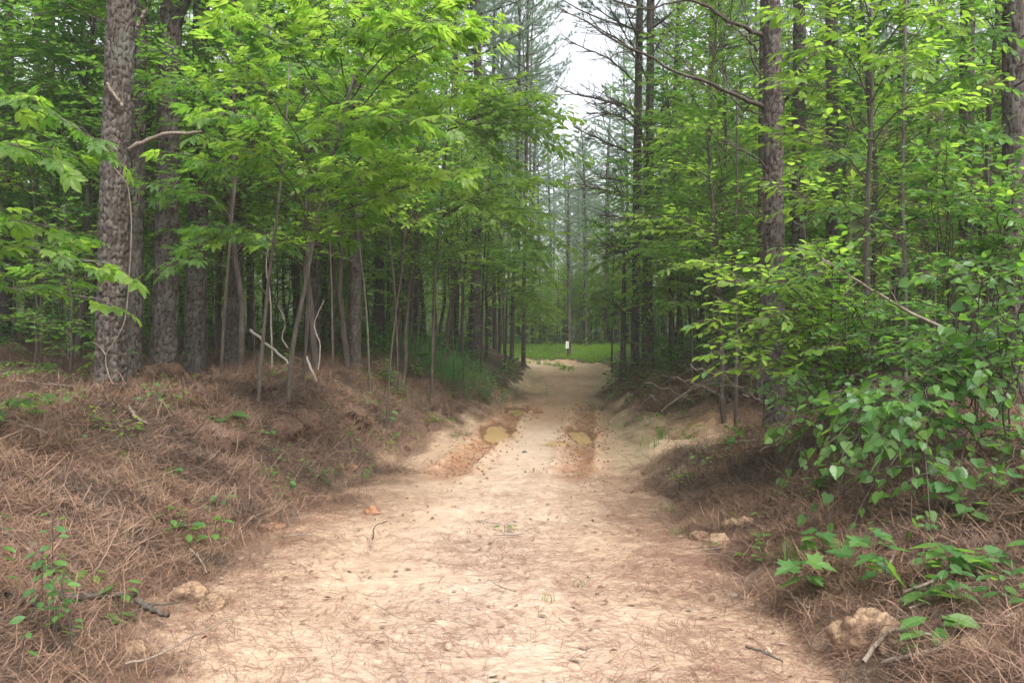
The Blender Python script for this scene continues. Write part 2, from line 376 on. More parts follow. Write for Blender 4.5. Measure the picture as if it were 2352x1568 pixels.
# bare clay shows on the steep right shoulder and the left undercut
bare = np.exp(-((X - 2.5) / 1.2) ** 4 - ((Y - 11.7) / 2.4) ** 4) * 1.2 + np.exp(-((X - 2.2) / .5) ** 2 - ((Y - 17) / 3) ** 2) * .5 \
    + .55 * np.exp(-((X + 1.9) / .45) ** 2 - ((Y - 8.2) / 1.5) ** 2) + .85 * np.exp(-((X - 2.35) / .8) ** 2 - ((Y - 4.0) / .42) ** 2)
litter = np.clip(litter - bare, 0, 1)
mud = 1.15 * np.exp(-((np.abs(s_ + .02) - .78) / .34) ** 2) * sstep(8.7, 9.6, Y) * (1 - sstep(17, 20, Y))
mud = np.maximum(mud, .9 * np.exp(-((X - 2.9) / 1.0) ** 2 - ((Y - 12.4) / 1.2) ** 2))
for (qx, qy, rx, ry, wz) in PUDDLES: mud = np.maximum(mud, 1.6 * np.exp(-(np.maximum(((X - qx) / (rx * 1.6)) ** 2 + ((Y - qy) / (ry * 1.4)) ** 2 - 1.2, 0)) / .8))
mud = np.maximum(mud, .75 * sstep(.3, -.1, dd) * sstep(13, 17, Y) * sstep(33, 28, Y))
mud = np.maximum(mud, .85 * np.exp(-((dd - .25) / .35) ** 2) * sstep(29, 31, Y))
mud = np.maximum(mud, .7 * np.exp(-((X + 1.95) / .4) ** 2 - ((Y - 8.0) / 1.3) ** 2))
centre = np.exp(-((s_ + -.15) / .75) ** 2) * (1 - sstep(13.5, 15, Y)) * .85
grassm = sstep(.4, 1.0, dd) * sstep(30, 33, Y) * sstep(41, 38, Y) + .35 * np.exp(-((s_) / .35) ** 2) * sstep(28, 31, Y) + .4 * np.exp(-((dd) / .4) ** 2) * sstep(8, 10, Y) * (X > 0)
nr, nc = X.shape
idx = np.arange(nr * nc).reshape(nr, nc)
q = np.stack([idx[:-1, :-1], idx[:-1, 1:], idx[1:, 1:], idx[1:, :-1]], -1).reshape(-1, 4)
dq = dd.ravel()[q].mean(1)
AT = dict(litter=litter.ravel(), mud=mud.ravel(), centre=centre.ravel(), grass=np.clip(grassm, 0, 1).ravel())
VV = np.stack([X.ravel(), Y.ravel(), Z.ravel()], -1)
for nm, sel in (("dirt_road", dq < .05), ("forest_floor", dq >= .05)):
    qq = q[sel]; used, inv = np.unique(qq, return_inverse=True)
    mb = MB(); mb.add(VV[used], f4=inv.reshape(-1, 4), **{k: a[used] for k, a in AT.items()})
    o = link(nm, mb.mesh(nm, M_ground)); tag(o, kind='structure')

# muddy puddles lying in the ruts
def watermat():
    m, n, N, L = newmat("muddy_water")
    p = N("ShaderNodeBsdfPrincipled"); p.inputs["Base Color"].default_value = (.56, .37, .18, 1); p.inputs["Roughness"].default_value = .07
    p.inputs["Specular IOR Level"].default_value = .3
    tc = N("ShaderNodeTexCoord"); no = N("ShaderNodeTexNoise"); no.inputs["Scale"].default_value = 3; L(tc.outputs["Object"], no.inputs["Vector"])
    b = N("ShaderNodeBump"); b.inputs["Strength"].default_value = .05; b.inputs["Distance"].default_value = .01; L(no.outputs[0], b.inputs["Height"]); L(b.outputs[0], p.inputs["Normal"])
    o = N("ShaderNodeOutputMaterial"); L(p.outputs[0], o.inputs[0]); return m
M_water = watermat()
for (qx, qy, rx, ry, wz) in PUDDLES:
    th = np.linspace(0, 2 * np.pi, 33)[:-1]
    rr = 1.75 + .1 * np.sin(3 * th + qx)
    V = np.vstack([[0, 0, 0], np.stack([rx * rr * np.cos(th), ry * rr * np.sin(th), 0 * th], -1)])
    mb = MB(); mb.add(V, f3=[(0, 1 + i, 1 + (i + 1) % 32) for i in range(32)])
    o = link("puddle", mb.mesh("puddle", M_water), loc=(qx, qy, wz)); tag(o, kind='structure')

# ------------------------------------------------------------------ leaf shapes (x along, y across, z normal; length 1)
def lf_oval(wd=.25, fold=.06):
    V = [(0, 0, 0), (.3, wd, fold), (.68, wd * .85, fold * .6), (1, 0, -.07), (.68, -wd * .85, fold * .6), (.3, -wd, fold)]
    return np.array(V), None, np.array([(0, 3, 2, 1), (0, 5, 4, 3)])
def lf_long(wd=.17):
    V = [(0, 0, 0), (.25, wd * .8, .03), (.6, wd, .02), (.86, wd * .5, -.04), (1, 0, -.12), (.86, -wd * .5, -.04), (.6, -wd, .02), (.25, -wd * .8, .03), (.55, 0, -.02)]
    f3 = [(0, 8, 1), (8, 2, 1), (8, 3, 2), (8, 4, 3), (8, 5, 4), (8, 6, 5), (8, 7, 6), (8, 0, 7)]
    return np.array(V), np.array(f3), None
def lf_fan(outline, cup=.08, centre=(.25, 0, -.03)):
    V = [centre] + [(a, b, cup * abs(b) * 1.6 - .12 * max(0, a - .5)) for a, b in outline]
    k = len(outline)
    return np.array(V), np.array([(0, 1 + i, 1 + (i + 1) % k) for i in range(k)]), None
def heart_outline(teeth=True):
    half = [(.0, .0), (-.10, .16), (-.08, .34), (.06, .47), (.2, .46), (.27, .52), (.38, .43), (.5, .42), (.58, .30), (.72, .26), (.8, .12), (1.0, 0)]
    return half + [(a, -b) for a, b in half[-2:0:-1]]
def maple_outline():
    half = [(0, 0), (-.06, .12), (-.14, .42), (.04, .36), (.12, .42), (.24, .68), (.33, .5), (.46, .55), (.42, .3), (.46, .2), (.66, .27), (.72, .16), (1.0, 0)]
    return half + [(a, -b) for a, b in half[-2:0:-1]]
def lf_compound(k=5, wd=.25):
    """A hickory leaf: rachis with k leaflets, the end ones largest."""
    lv, lf, _ = lf_long(wd)
    Vs, Fs, n = [], [], 0
    def put(x, ang, sc, droop):
        nonlocal n
        c, s = math.cos(ang), math.sin(ang); v = lv * sc
        v = np.stack([v[:, 0] * c - v[:, 1] * s + x, v[:, 0] * s + v[:, 1] * c, v[:, 2] - droop * v[:, 0] ** 2], -1)
        Vs.append(v); Fs.append(lf + n); n += len(v)
    put(.48, 0, .56, .3)
    for j in range((k - 1) // 2):
        x = .45 - .17 * j; sc = .5 - .1 * j
        put(x, .85 + .2 * j, sc, .35); put(x - .01, -.9 - .2 * j, sc, .35)
    ra = np.array([(0, .006, 0), (0, -.006, 0), (.5, -.004, 0), (.5, .004, 0)]); Vs.append(ra); Fs.append(np.array([(0, 1, 2), (0, 2, 3)]) + n)
    return np.vstack(Vs), np.vstack(Fs), None
def lf_spray(k=9):
    """A flat twig end of small oval leaves."""
    v0, _, f0 = lf_oval(.27, .05); Vs, Fs = [], []
    for j in range(k):
        x = .1 + .75 * j / k; a = (.9 if j % 2 else -.9) * (1 if j < k - 1 else 0); sc = .36 if j < k - 1 else .3
        c, s = math.cos(a), math.sin(a); v = v0 * sc
        Vs.append(np.stack([v[:, 0] * c - v[:, 1] * s + x, v[:, 0] * s + v[:, 1] * c, v[:, 2] - .08 * x * x + .03 * math.sin(j * 2.3)], -1)); Fs.append(f0 + 6 * j)
    return np.vstack(Vs), None, np.vstack(Fs)

def place_leaves(mb, tmpl, pos, dirs, size, rng, tilt=.35, mi=0, up=None):
    """Put the template at pos pointing along dirs, blade facing roughly up."""
    v, f3, f4 = tmpl; n = len(pos)
    if n == 0: return
    pos = np.asarray(pos, float); a = np.asarray(dirs, float); a /= np.linalg.norm(a, axis=1, keepdims=True) + 1e-9
    upv = np.array([0, 0, 1.0]) + rng.normal(0, tilt, (n, 3)) if up is None else up + rng.normal(0, tilt, (n, 3))
    b = np.cross(upv, a); b /= np.linalg.norm(b, axis=1, keepdims=True) + 1e-9
    c = np.cross(a, b)
    size = np.broadcast_to(np.asarray(size, float), (n,))
    V = pos[:, None] + size[:, None, None] * (v[None, :, 0:1] * a[:, None] + v[None, :, 1:2] * b[:, None] + v[None, :, 2:3] * c[:, None])
    off = np.arange(n)[:, None, None] * len(v)
    mb.add(V.reshape(-1, 3), f3=None if f3 is None else (f3[None] + off).reshape(-1, 3), f4=None if f4 is None else (f4[None] + off).reshape(-1, 4), mi=mi)

# ------------------------------------------------------------------ broadleaf understorey trees
OV = lf_oval()
def broadleaf(seed, H=8, r0=.05, lean=(0, 0), cb=.22, nb=34, spread=2.1, leaf=.085, step=.1, lstep=.06, tmpl=OV, twigs=True, bushy=1.0):
    rng = np.random.default_rng(seed)
    wood = MB(); lp, ld, ls = [], [], []
    n = 14; t = np.linspace(0, 1, n)
    wig = np.cumsum(rng.normal(0, .05, (n, 2)), 0) * H / 8; wig -= wig[0]
    TR = np.stack([lean[0] * t ** 1.3 * H + wig[:, 0], lean[1] * t ** 1.3 * H + wig[:, 1], t * H], -1)
    tube(wood, TR, r0 * (1 - .85 * t) + .004, 8)
    az = rng.uniform(0, 6.28)
    for i in range(nb):
        h = cb + (1 - cb) * (i + rng.uniform(0, 1)) / nb
        p0 = np.array([np.interp(h, t, TR[:, k]) for k in range(3)])
        az += 2.4 + rng.normal(0, .4)
        Lb = spread * (1 - .55 * h ** 2.2) * rng.uniform(.55, 1.1) * (.75 + .25 * min(1, (h - cb) / .15 + .4))
        e0 = rng.uniform(.2, .7) + .4 * h
        m = 7; ss = np.linspace(0, 1, m)
        el = e0 * (1 - ss) + (-.15 + rng.normal(0, .12)) * ss + (.3 * h)
        azs = az + np.cumsum(rng.normal(0, .09, m))
        st = np.stack([np.cos(el) * np.cos(azs), np.cos(el) * np.sin(azs), np.sin(el)], -1) * Lb / (m - 1)
        P = p0 + np.vstack([[0, 0, 0], np.cumsum(st, 0)[:-1]])
        tube(wood, P, np.linspace(max(.005, r0 * .28 * (1 - h * .5)), .003, m), 4)
        nt_ = max(3, int(Lb * .85 / step * bushy))
        for j in range(nt_):
            u_ = .16 + .84 * (j + rng.uniform(-.3, .3)) / nt_
            u_ = min(max(u_, .05), 1)
            k = min(int(u_ * (m - 1)), m - 2); fr = u_ * (m - 1) - k
            q0 = P[k] + (P[k + 1] - P[k]) * fr; tb = P[k + 1] - P[k]; tb /= np.linalg.norm(tb)
            sd_ = np.cross(tb, [0, 0, 1]); sd_ /= np.linalg.norm(sd_) + 1e-6
            sg = 1 if j % 2 else -1
            dr = tb * rng.uniform(.5, .9) + sd_ * sg * rng.uniform(.5, 1) + np.array([0, 0, rng.normal(0, .18)])
            if j == nt_ - 1: dr = tb
            dr /= np.linalg.norm(dr)
            Lt = rng.uniform(.22, .55) * (1.15 - .6 * u_) * min(1.3, Lb / 1.6)
            if twigs:
                tube(wood, np.array([q0, q0 + dr * Lt * .5 + [0, 0, .01], q0 + dr * Lt - [0, 0, .02]]), [.003, .002, .001], 3)
            nl = max(3, int(Lt / lstep))
            for l in range(nl + 1):
                v_ = (l + .6) / (nl + .6)
                lp.append(q0 + dr * Lt * v_ - np.array([0, 0, .03 * v_ * v_]))
                s2 = np.cross(dr, [0, 0, 1]); sg2 = 1 if l % 2 else -1
                d2 = dr * .8 + s2 * sg2 * .8 + np.array([0, 0, -.18]) if l < nl else dr + np.array([0, 0, -.15])
                ld.append(d2); ls.append(leaf * rng.uniform(.65, 1.15))
    return wood, np.array(lp), np.array(ld), np.array(ls), rng, TR

def broad_meshes(name, seed, mat, tmpl=OV, woodm=None, **kw):
    wood, lp, ld, ls, rng, TR = broadleaf(seed, tmpl=tmpl, **kw)
    lm = MB(); place_leaves(lm, tmpl, lp, ld + rng.normal(0, .15, ld.shape), ls, rng)
    cm = MB()
    return dict(trunk=wood.mesh(name + "_trunk", woodm or M_twig), crown=lm.mesh(name + "_crown", mat, smooth=False), n=len(lp))

# ------------------------------------------------------------------ pines
def bark_field(nth, zs, circ, cell_w, cell_h, seed):
    """Worley plates wrapped round the trunk: returns edge distance and plate tone, shape (len(zs), nth)."""
    ncol = max(5, int(round(circ / cell_w)))
    th = np.arange(nth) / nth * ncol
    zz = np.asarray(zs) / cell_h
    TX, TZ = np.meshgrid(th, zz)
    per = np.cos(TX / ncol * 2 * np.pi) * ncol / 6.28, np.sin(TX / ncol * 2 * np.pi) * ncol / 6.28
    TX = TX + .42 * fbm(per[0] * 1.4 + TZ * 1.1, per[1] * 1.4 + TZ * .9, 3, seed + 7); TZ = TZ + .45 * fbm(per[0] * 1.5 - TZ * .9, per[1] * 1.5 + TZ * 1.2, 3, seed + 8)
    ix = np.floor(TX); iz = np.floor(TZ)
    f1 = np.full(TX.shape, 9.); f2 = np.full(TX.shape, 9.); tone = np.zeros(TX.shape)
    for a in (-1, 0, 1):
        for b in (-1, 0, 1):
            cx = np.mod(ix + a, ncol); cz = iz + b
            px = ix + a + .15 + .7 * _hash(cx, cz, seed); pz = cz + .1 + .8 * _hash(cx, cz, seed + 1)
            d = np.hypot(TX - px, (TZ - pz))
            tn = _hash(cx, cz, seed + 2)
            m = d < f1
            f2 = np.where(m, f1, np.minimum(f2, d)); tone = np.where(m, tn, tone); f1 = np.where(m, d, f1)
    return np.clip((f2 - f1) * 1.6, 0, 1), tone

def pine_trunk(path, r_base, r_top, nth=24, dz=.05, fine_to=7.0, seed=1, plate=(.055, .09), relief=.014, mat=None, flare=.25, H=None):
    """path: function h -> (x, y) offset."""
    H = H or 20.0
    zs = list(np.arange(-.35, fine_to, dz)) + list(np.arange(fine_to, H - .02, .8)) + [H]
    zs = np.array(zs)
    t = np.clip(zs / H, 0, 1)
    r = r_base * (1 - t) ** .75 + r_top * t + r_base * flare * np.exp(-np.clip(zs, 0, 9) / .22)
    circ = 2 * np.pi * r_base
    edge, tone = bark_field(nth, zs + 5, circ, plate[0], plate[1], seed)
    th = np.arange(nth) / nth * 2 * np.pi
    lump = 1 + .05 * np.sin(th[None] * 2 + zs[:, None] * .6 + seed) + .03 * np.sin(th[None] * 5 + seed * 2) * np.exp(-np.clip(zs, 0, 9)[:, None] / .5) * 4
    e2 = sstep(.0, .35, edge)
    rr = r[:, None] * lump + relief * (e2 * (.6 + .8 * tone) - .5) * np.clip(r / r_base, .3, 1)[:, None]
    off = np.array([path(h) for h in zs])
    V = np.stack([off[:, 0:1] + rr * np.cos(th), off[:, 1:2] + rr * np.sin(th), np.repeat(zs[:, None], nth, 1)], -1)
    n = len(zs); i = np.arange(n - 1)[:, None] * nth; j = np.arange(nth)[None]
    q = np.stack([i + j, i + (j + 1) % nth, i + nth + (j + 1) % nth, i + nth + j], -1).reshape(-1, 4)
    mb = MB(); mb.add(V.reshape(-1, 3), f4=q, edge=edge.ravel(), tone=tone.ravel())
    return mb, (zs, off, r)

def tuft(rng, k=26, ln=.17, wd=.0035):
    """One brush of long needles pointing along +x."""
    a = rng.uniform(0, 6.28, k); e = rng.uniform(.15, 1.15, k)
    d = np.stack([np.cos(e), np.sin(e) * np.cos(a), np.sin(e) * np.sin(a)], -1); L = ln * rng.uniform(.75, 1.1, k)
    s = np.cross(d, rng.normal(0, 1, (k, 3))); s /= np.linalg.norm(s, axis=1, keepdims=True)
    b = np.stack([rng.uniform(-.07, .03, k), 0 * a, 0 * a], -1)
    V = np.stack([b + s * wd, b - s * wd, b + d * L[:, None] - np.array([0, 0, .02])], 1)
    return V.reshape(-1, 3), np.arange(3 * k).reshape(-1, 3), None

def pine_crown(seed, H=20, cb=.42, nb=54, spread=3.0, dead=16, dcb=.12, kt=34, wd=.0055):
    rng = np.random.default_rng(seed); wood = MB(); lp, ld = [], []
    az = 0
    for i in range(nb):
        h = cb + (1 - cb) * i / nb; z = h * H; az += 2.4 + rng.normal(0, .5)
        L = spread * (1.05 - .85 * ((h - cb) / (1 - cb)) ** 1.5) * rng.uniform(.7, 1.1)
        m = 6; ss = np.linspace(0, 1, m); el = rng.uniform(.1, .45) + .45 * ss
        st = np.stack([np.cos(el) * np.cos(az), np.cos(el) * np.sin(az), np.sin(el)], -1) * L / (m - 1)
        P = np.array([0, 0, z]) + np.vstack([[0, 0, 0], np.cumsum(st, 0)[:-1]])
        tube(wood, P, np.linspace(.035, .008, m) * (1.2 - .7 * h), 4)
        for j in range(8):
            u_ = .3 + .7 * j / 7; k = min(int(u_ * (m - 1)), m - 2); q0 = P[k] + (P[k + 1] - P[k]) * (u_ * (m - 1) - k)
            a2 = az + (1 if j % 2 else -1) * rng.uniform(.5, 1.1); d = np.array([math.cos(a2), math.sin(a2), rng.uniform(.1, .7)]); d /= np.linalg.norm(d)
            Ls = L * .32 * rng.uniform(.5, 1.1)
            if j == 7: d = P[-1] - P[-2]; d /= np.linalg.norm(d)
            tube(wood, np.array([q0, q0 + d * Ls]), [.006, .003], 3)
            for v_ in (.45, .75, 1.0):
                lp.append(q0 + d * Ls * v_); ld.append(d + rng.normal(0, .3, 3) + np.array([0, 0, .15]))
    dm = MB(); dl_ = []
    for i in range(dead):
        z = (dcb + (cb - dcb) * (i + rng.uniform(0, 1)) / dead) * H; az = rng.uniform(0, 6.28)
        one = MB(); bare_limb(one, np.array([0, 0, z]), az, rng.uniform(.4, 1.0) * spread * (.5 + .5 * i / dead), rng, rise=rng.uniform(-.1, .5), sub=5); dl_.append(one)
        for v_, f_ in zip([np.concatenate(one.v)], [np.concatenate(one.f4)]): dm.add(v_, f4=f_)
    lm = MB(); tm = tuft(rng, kt, .17, wd)
    place_leaves(lm, tm, lp, ld, rng.uniform(.8, 1.2, len(lp)), rng, tilt=1.0)
    return wood, lm, dm, dl_

def bare_limb(mb, p0, az, L, rng, rise=.3, sub=6, r=.014, k=4):
    m = 7; ss = np.linspace(0, 1, m)
    el = rise + .35 * ss + np.cumsum(rng.normal(0, .07, m)); azs = az + np.cumsum(rng.normal(0, .1, m))
    st = np.stack([np.cos(el) * np.cos(azs), np.cos(el) * np.sin(azs), np.sin(el)], -1) * L / (m - 1)
    P = p0 + np.vstack([[0, 0, 0], np.cumsum(st, 0)[:-1]])
    tube(mb, P, np.linspace(r, .003, m), k); side_twigs(mb, P, sub, rng, L * .38)
    return P

def side_twigs(mb, P, n, rng, Lt, r=.004, depth=1):
    m = len(P)
    for j in range(n):
        u_ = rng.uniform(.2, .97); k = min(int(u_ * (m - 1)), m - 2); q0 = P[k] + (P[k + 1] - P[k]) * (u_ * (m - 1) - k)
        tb = P[k + 1] - P[k]; tb /= np.linalg.norm(tb) + 1e-9
        d = tb + rng.normal(0, .55, 3); d /= np.linalg.norm(d)
        L = Lt * rng.uniform(.4, 1.1) * (1.1 - .5 * u_)
        q1 = q0 + d * L * .5 + rng.normal(0, .03, 3) * L; q2 = q1 + (d + np.array([0, 0, .15]) + rng.normal(0, .2, 3)) * L * .5
        tube(mb, np.array([q0, q1, q2]), [r, r * .7, r * .35], 3)
        if depth > 0: side_twigs(mb, np.array([q0, q1, q2]), 2, rng, L * .5, r * .6, depth - 1)

# --- variants shared by the mass of trees
BV = [
    broad_meshes("understorey", 11, M_leaf, H=7.5, nb=50, spread=2.2, lean=(.03, 0), leaf=.12),
    broad_meshes("understorey", 12, M_leafy, H=8.5, nb=54, spread=2.4, lean=(.05, .02), leaf=.115),
    broad_meshes("understorey", 13, M_leafd, H=6.5, nb=46, spread=2.1, leaf=.13, step=.11, lstep=.07),
    broad_meshes("understorey", 14, M_leafy, H=6.0, nb=46, spread=2.1, leaf=.105, cb=.12),
    broad_meshes("understorey", 15, M_leaf, H=9.0, nb=54, spread=2.6, leaf=.13, cb=.3, tmpl=lf_oval(.22, .04)),
]
SV = [  # shrubs, leafy from the ground
    broad_meshes("shrub", 21, M_leaf, H=2.4, r0=.018, nb=24, spread=.95, leaf=.085, cb=.05, step=.09),
    broad_meshes("shrub", 22, M_leafd, H=1.8, r0=.014, nb=22, spread=.85, leaf=.09, cb=.05, step=.1),
    broad_meshes("shrub", 23, M_leafy, H=3.2, r0=.022, nb=30, spread=1.2, leaf=.085, cb=.1, step=.09),
]
def tri(m): return sum(len(p.vertices) - 2 for p in m.polygons)
PV = []
for sd_, spr in ((31, 2.6), (32, 3.0), (33, 2.3)):
    wv, lv_, dv, dls = pine_crown(sd_, spread=spr)
    tk, _ = pine_trunk(lambda h, s=sd_: (.12 * math.sin(h * .25 + s), .12 * math.cos(h * .22 + s)), .115, .02, nth=20, dz=.06, fine_to=9, seed=sd_, plate=(.07, .12), relief=.016)
    PV.append(dict(trunk=tk.mesh("pine_trunk", M_barkd), limbs=wv.mesh("pine_limbs", M_twig), crown=lv_.mesh("pine_crown", M_needle, smooth=False), dead=dv.mesh("pine_dead_limbs", M_twig), dead_list=[q_.mesh("dead_limb", M_twig) for q_ in dls]))

def put_parts(root, parts, rz=0, sc=(1, 1, 1)):
    for nm, me in parts:
        o = link(nm, me, root)
        if nm == 'dead_limb': o['kind'] = 'stuff'
    root.rotation_euler = (0, 0, rz); root.scale = sc

def add_broad(x, y, v, rz, sc, label, cat="tree", name="understorey_tree", group=None, sh=False):
    V = (SV if sh else BV)[v]
    r = thing(name, label, cat, (x, y, hz1(x, y) - .03), group)
    put_parts(r, (("stem" if sh else "trunk", V['trunk']), ("foliage" if sh else "crown", V['crown'])), rz, (sc, sc, sc)); return r

def add_pine(x, y, v, rz, sc, rs, label, group=None, dead=True):
    V = PV[v]; r = thing("pine_tree", label, "pine", (x, y, hz1(x, y) - .05), group)
    parts = [("trunk", V['trunk']), ("live_limb", V['limbs']), ("crown", V['crown'])]
    if dead: parts.append(("dead_limb", V['dead']))
    put_parts(r, parts, rz, (rs, rs, sc)); return r

# ------------------------------------------------------------------ the named pines
def hero_pine(px, d, wpx, top_px, label, nth, dz, v=0, seed=1, H=20, limbs=True, plate=(.05, .095), relief=.017, bend=0.0, dead=False, mat=None, name="pine_tree", crown=True):
    x = (px - 1176) / F * d; z0 = hz1(x, d)
    rb = wpx / F * d / 2 * 1.08
    htop = CAM_Z + HZ / F * d - z0
    slope = ((top_px - px) / F * d) / htop
    path = lambda h: (slope * h + bend * math.sin(math.pi * min(max(h / htop, 0), 1)), .03 * math.sin(h * .7 + seed))
    r = thing(name, label, "pine", (x, d, z0 - .02))
    mb, info = pine_trunk(path, rb, .03, nth=nth, dz=dz, fine_to=min(htop + .8, H - .1), seed=seed, plate=plate, relief=relief, H=H)
    link("trunk", mb.mesh("trunk", mat or M_bark), r)
    if crown:
        c = link("crown", PV[v]['crown'], r); l = link("live_limb", PV[v]['limbs'], r)
        for o in (c, l): o.location = (path(H * .75)[0], path(H * .75)[1], 0); o.rotation_euler = (0, 0, seed * 1.7)
    if dead:
        for me_ in PV[v]['dead_list'][:9]:
            o = link("dead_limb", me_, r); o.rotation_euler = (0, 0, seed * 2.3); o.location = (path(H * .3)[0], 0, 0)
    return r, info

def limb_px(root, pts, r0, r1, sub, rng, Lt, mat=None, name="branch", k=6, n=18):
    """A limb through (px, py, depth) points; built where it stands, parented to its tree."""
    P = smooth_path([W(*p) for p in pts], n)
    P = P - np.array(root.location)
    P[1:-1] += rng.normal(0, .008, (n - 2, 3))
    mb = MB(); tube(mb, P, np.linspace(r0, r1, n), k); side_twigs(mb, P, sub, rng, Lt, r=max(.004, r1))
    return link(name, mb.mesh(name, mat or M_twig), root)

rg = np.random.default_rng(99)
p1, _ = hero_pine(250, 9.0, 60, 283, "thick plated pine trunk nearest on the left bank with a pale vine climbing it", 84, .018, v=0, seed=3, relief=.02, plate=(.048, .085))
limb_px(p1, [(292, 348, 9.0), (345, 322, 8.9), (392, 307, 8.8), (440, 308, 8.75), (466, 303, 8.7)], .028, .013, 0, rg, .1, M_dead, k=9)
limb_px(p1, [(318, 70, 9.0), (328, 50, 8.95), (338, 22, 8.9)], .03, .02, 0, rg, .1, M_dead, k=7)
limb_px(p1, [(248, 192, 8.82), (262, 215, 8.78), (282, 245, 8.8)], .012, .02, 0, rg, .1, M_dead, k=7, name="branch_stub")
def vine_stem(pts, r, parent, n=40):
    P = smooth_path([W(*p) for p in pts], n) - np.array(parent.location)
    mb = MB(); tube(mb, P, np.linspace(r, r * .55, n), 6); return mb
vroot = thing("climbing_vine", "pale bare vine stem winding up the bark of the nearest pine", "vine", tuple(W(283, 930, 8.75)))
for pts, r in (([(284, 925, 8.76), (258, 880, 8.76), (246, 850, 8.78), (243, 815, 8.79), (262, 785, 8.77), (287, 735, 8.77), (297, 640, 8.8), (303, 520, 8.83), (297, 440, 8.84), (288, 415, 8.83), (266, 388, 8.80), (246, 360, 8.84), (240, 325, 8.87), (244, 300, 8.9)], .0065),
               ([(243, 815, 8.79), (228, 795, 8.84), (212, 785, 8.86)], .007)):
    link("stem", vine_stem(pts, r, vroot).mesh("stem", M_dead), vroot)

hero_pine(310, 10.6, 27, 322, "slimmer pine trunk standing just behind the nearest left pine", 40, .035, v=1, seed=5, dead=True)
p3, _ = hero_pine(374, 10.8, 50, 399, "stout dark pine second from the nearest left pine with a mounded straw foot", 64, .026, v=2, seed=8, relief=.018)
limb_px(p3, [(408, 80, 10.8), (425, 30, 10.7), (440, -10, 10.6)], .035, .025, 3, rg, .5)
limb_px(p3, [(380, 50, 10.8), (360, 60, 10.6), (342, 72, 10.5)], .02, .008, 2, rg, .3)
p4, _ = hero_pine(444, 12.0, 38, 466, "dark pine trunk with a bare limb reaching right near the frame top", 48, .03, v=0, seed=12, dead=True)
limb_px(p4, [(482, 72, 12.0), (500, 60, 11.8), (540, 42, 11.5)], .03, .012, 4, rg, .5)
limb_px(p4, [(485, 28, 12.0), (540, 24, 11.9), (610, 22, 11.8)], .022, .01, 4, rg, .4)
limb_px(p4, [(485, 220, 12.0), (520, 210, 11.8), (560, 206, 11.6)], .016, .008, 3, rg, .4)
p5, _ = hero_pine(534, 13.2, 30, 556, "mid sized pine left of the pale leaning dead stick", 40, .036, v=1, seed=14, dead=True)
limb_px(p5, [(480, 285, 13.0), (500, 262, 12.9), (530, 240, 12.9)], .012, .02, 3, rg, .4)
hero_pine(814, 14.6, 29, 824, "dark pine at the edge of the left bank above the needle covered overhang", 40, .036, v=2, seed=17, dead=True)
hero_pine(722, 15.5, 24, 730, "slender pine behind the pair of grey saplings on the left bank", 32, .05, v=0, seed=19, dead=True)

# the pair right of the track
pr1, _ = hero_pine(1457, 20.6, 17, 1468, "left trunk of the tall pine pair beyond the right bank", 32, .06, v=1, seed=23, H=22, plate=(.07, .11))
pr2, _ = hero_pine(1486, 20.0, 19.5, 1494, "right trunk of the tall pine pair with long bare ascending limbs", 40, .05, v=2, seed=26, H=22, plate=(.07, .11))
for pts, r0 in (([(1488, 362, 20), (1470, 300, 19.8), (1448, 262, 19.5), (1395, 235, 19.2), (1324, 217, 18.8)], .05),
                ([(1490, 296, 20), (1450, 250, 20.2), (1405, 236, 20.4), (1350, 225, 20.8), (1296, 212, 21)], .045),
                ([(1486, 375, 20), (1440, 348, 19.9), (1377, 322, 19.7), (1317, 292, 19.5)], .04),
                ([(1484, 476, 20), (1440, 455, 19.8), (1400, 440, 19.6), (1326, 423, 19.2)], .035),
                ([(1492, 300, 20), (1510, 270, 20), (1540, 215, 20.1), (1572, 180, 20.2)], .045),
                ([(1489, 350, 20), (1515, 315, 20), (1560, 280, 20.1)], .03),
                ([(1493, 210, 20), (1470, 150, 19.8), (1430, 100, 19.5), (1360, 60, 19)], .045),
                ([(1493, 140, 20), (1520, 90, 20), (1556, 60, 20.2)], .03),
                ([(1470, 130, 20), (1440, 90, 20), (1400, 20, 19.6)], .03),
                ([(1487, 590, 20), (1450, 575, 19.8), (1380, 560, 19.2)], .03),
                ([(1487, 600, 20), (1450, 588, 19.8), (1420, 580, 19.5)], .02),
                ([(1489, 600, 20), (1510, 575, 19.9), (1525, 560, 19.8)], .03),
                ([(1486, 730, 20), (1445, 712, 19.7), (1408, 703, 19.4)], .022),
                ([(1484, 480, 20), (1500, 466, 19.9), (1540, 445, 19.8)], .025)):
    limb_px(pr2, pts, r0 * .85, .012, 22, rg, 1.2, k=6)
for pts, r0 in (([(1464, 300, 20.6), (1430, 270, 20.6), (1390, 262, 20.4), (1345, 262, 20.2)], .03), ([(1462, 430, 20.6), (1425, 415, 20.4), (1372, 408, 20)], .03),
                ([(1466, 200, 20.6), (1430, 165, 20.6), (1385, 130, 20.4), (1310, 100, 20.2)], .03), ([(1461, 520, 20.6), (1430, 500, 20.8), (1390, 496, 21)], .025)):
    limb_px(pr1, pts, r0 * .85, .012, 18, rg, 1.1, k=6)
hero_pine(1430, 20.2, 13, 1440, "dead brown broken trunk beside the foot of the pine pair", 24, .07, v=0, seed=29, H=3.4, crown=False, name="dead_trunk")

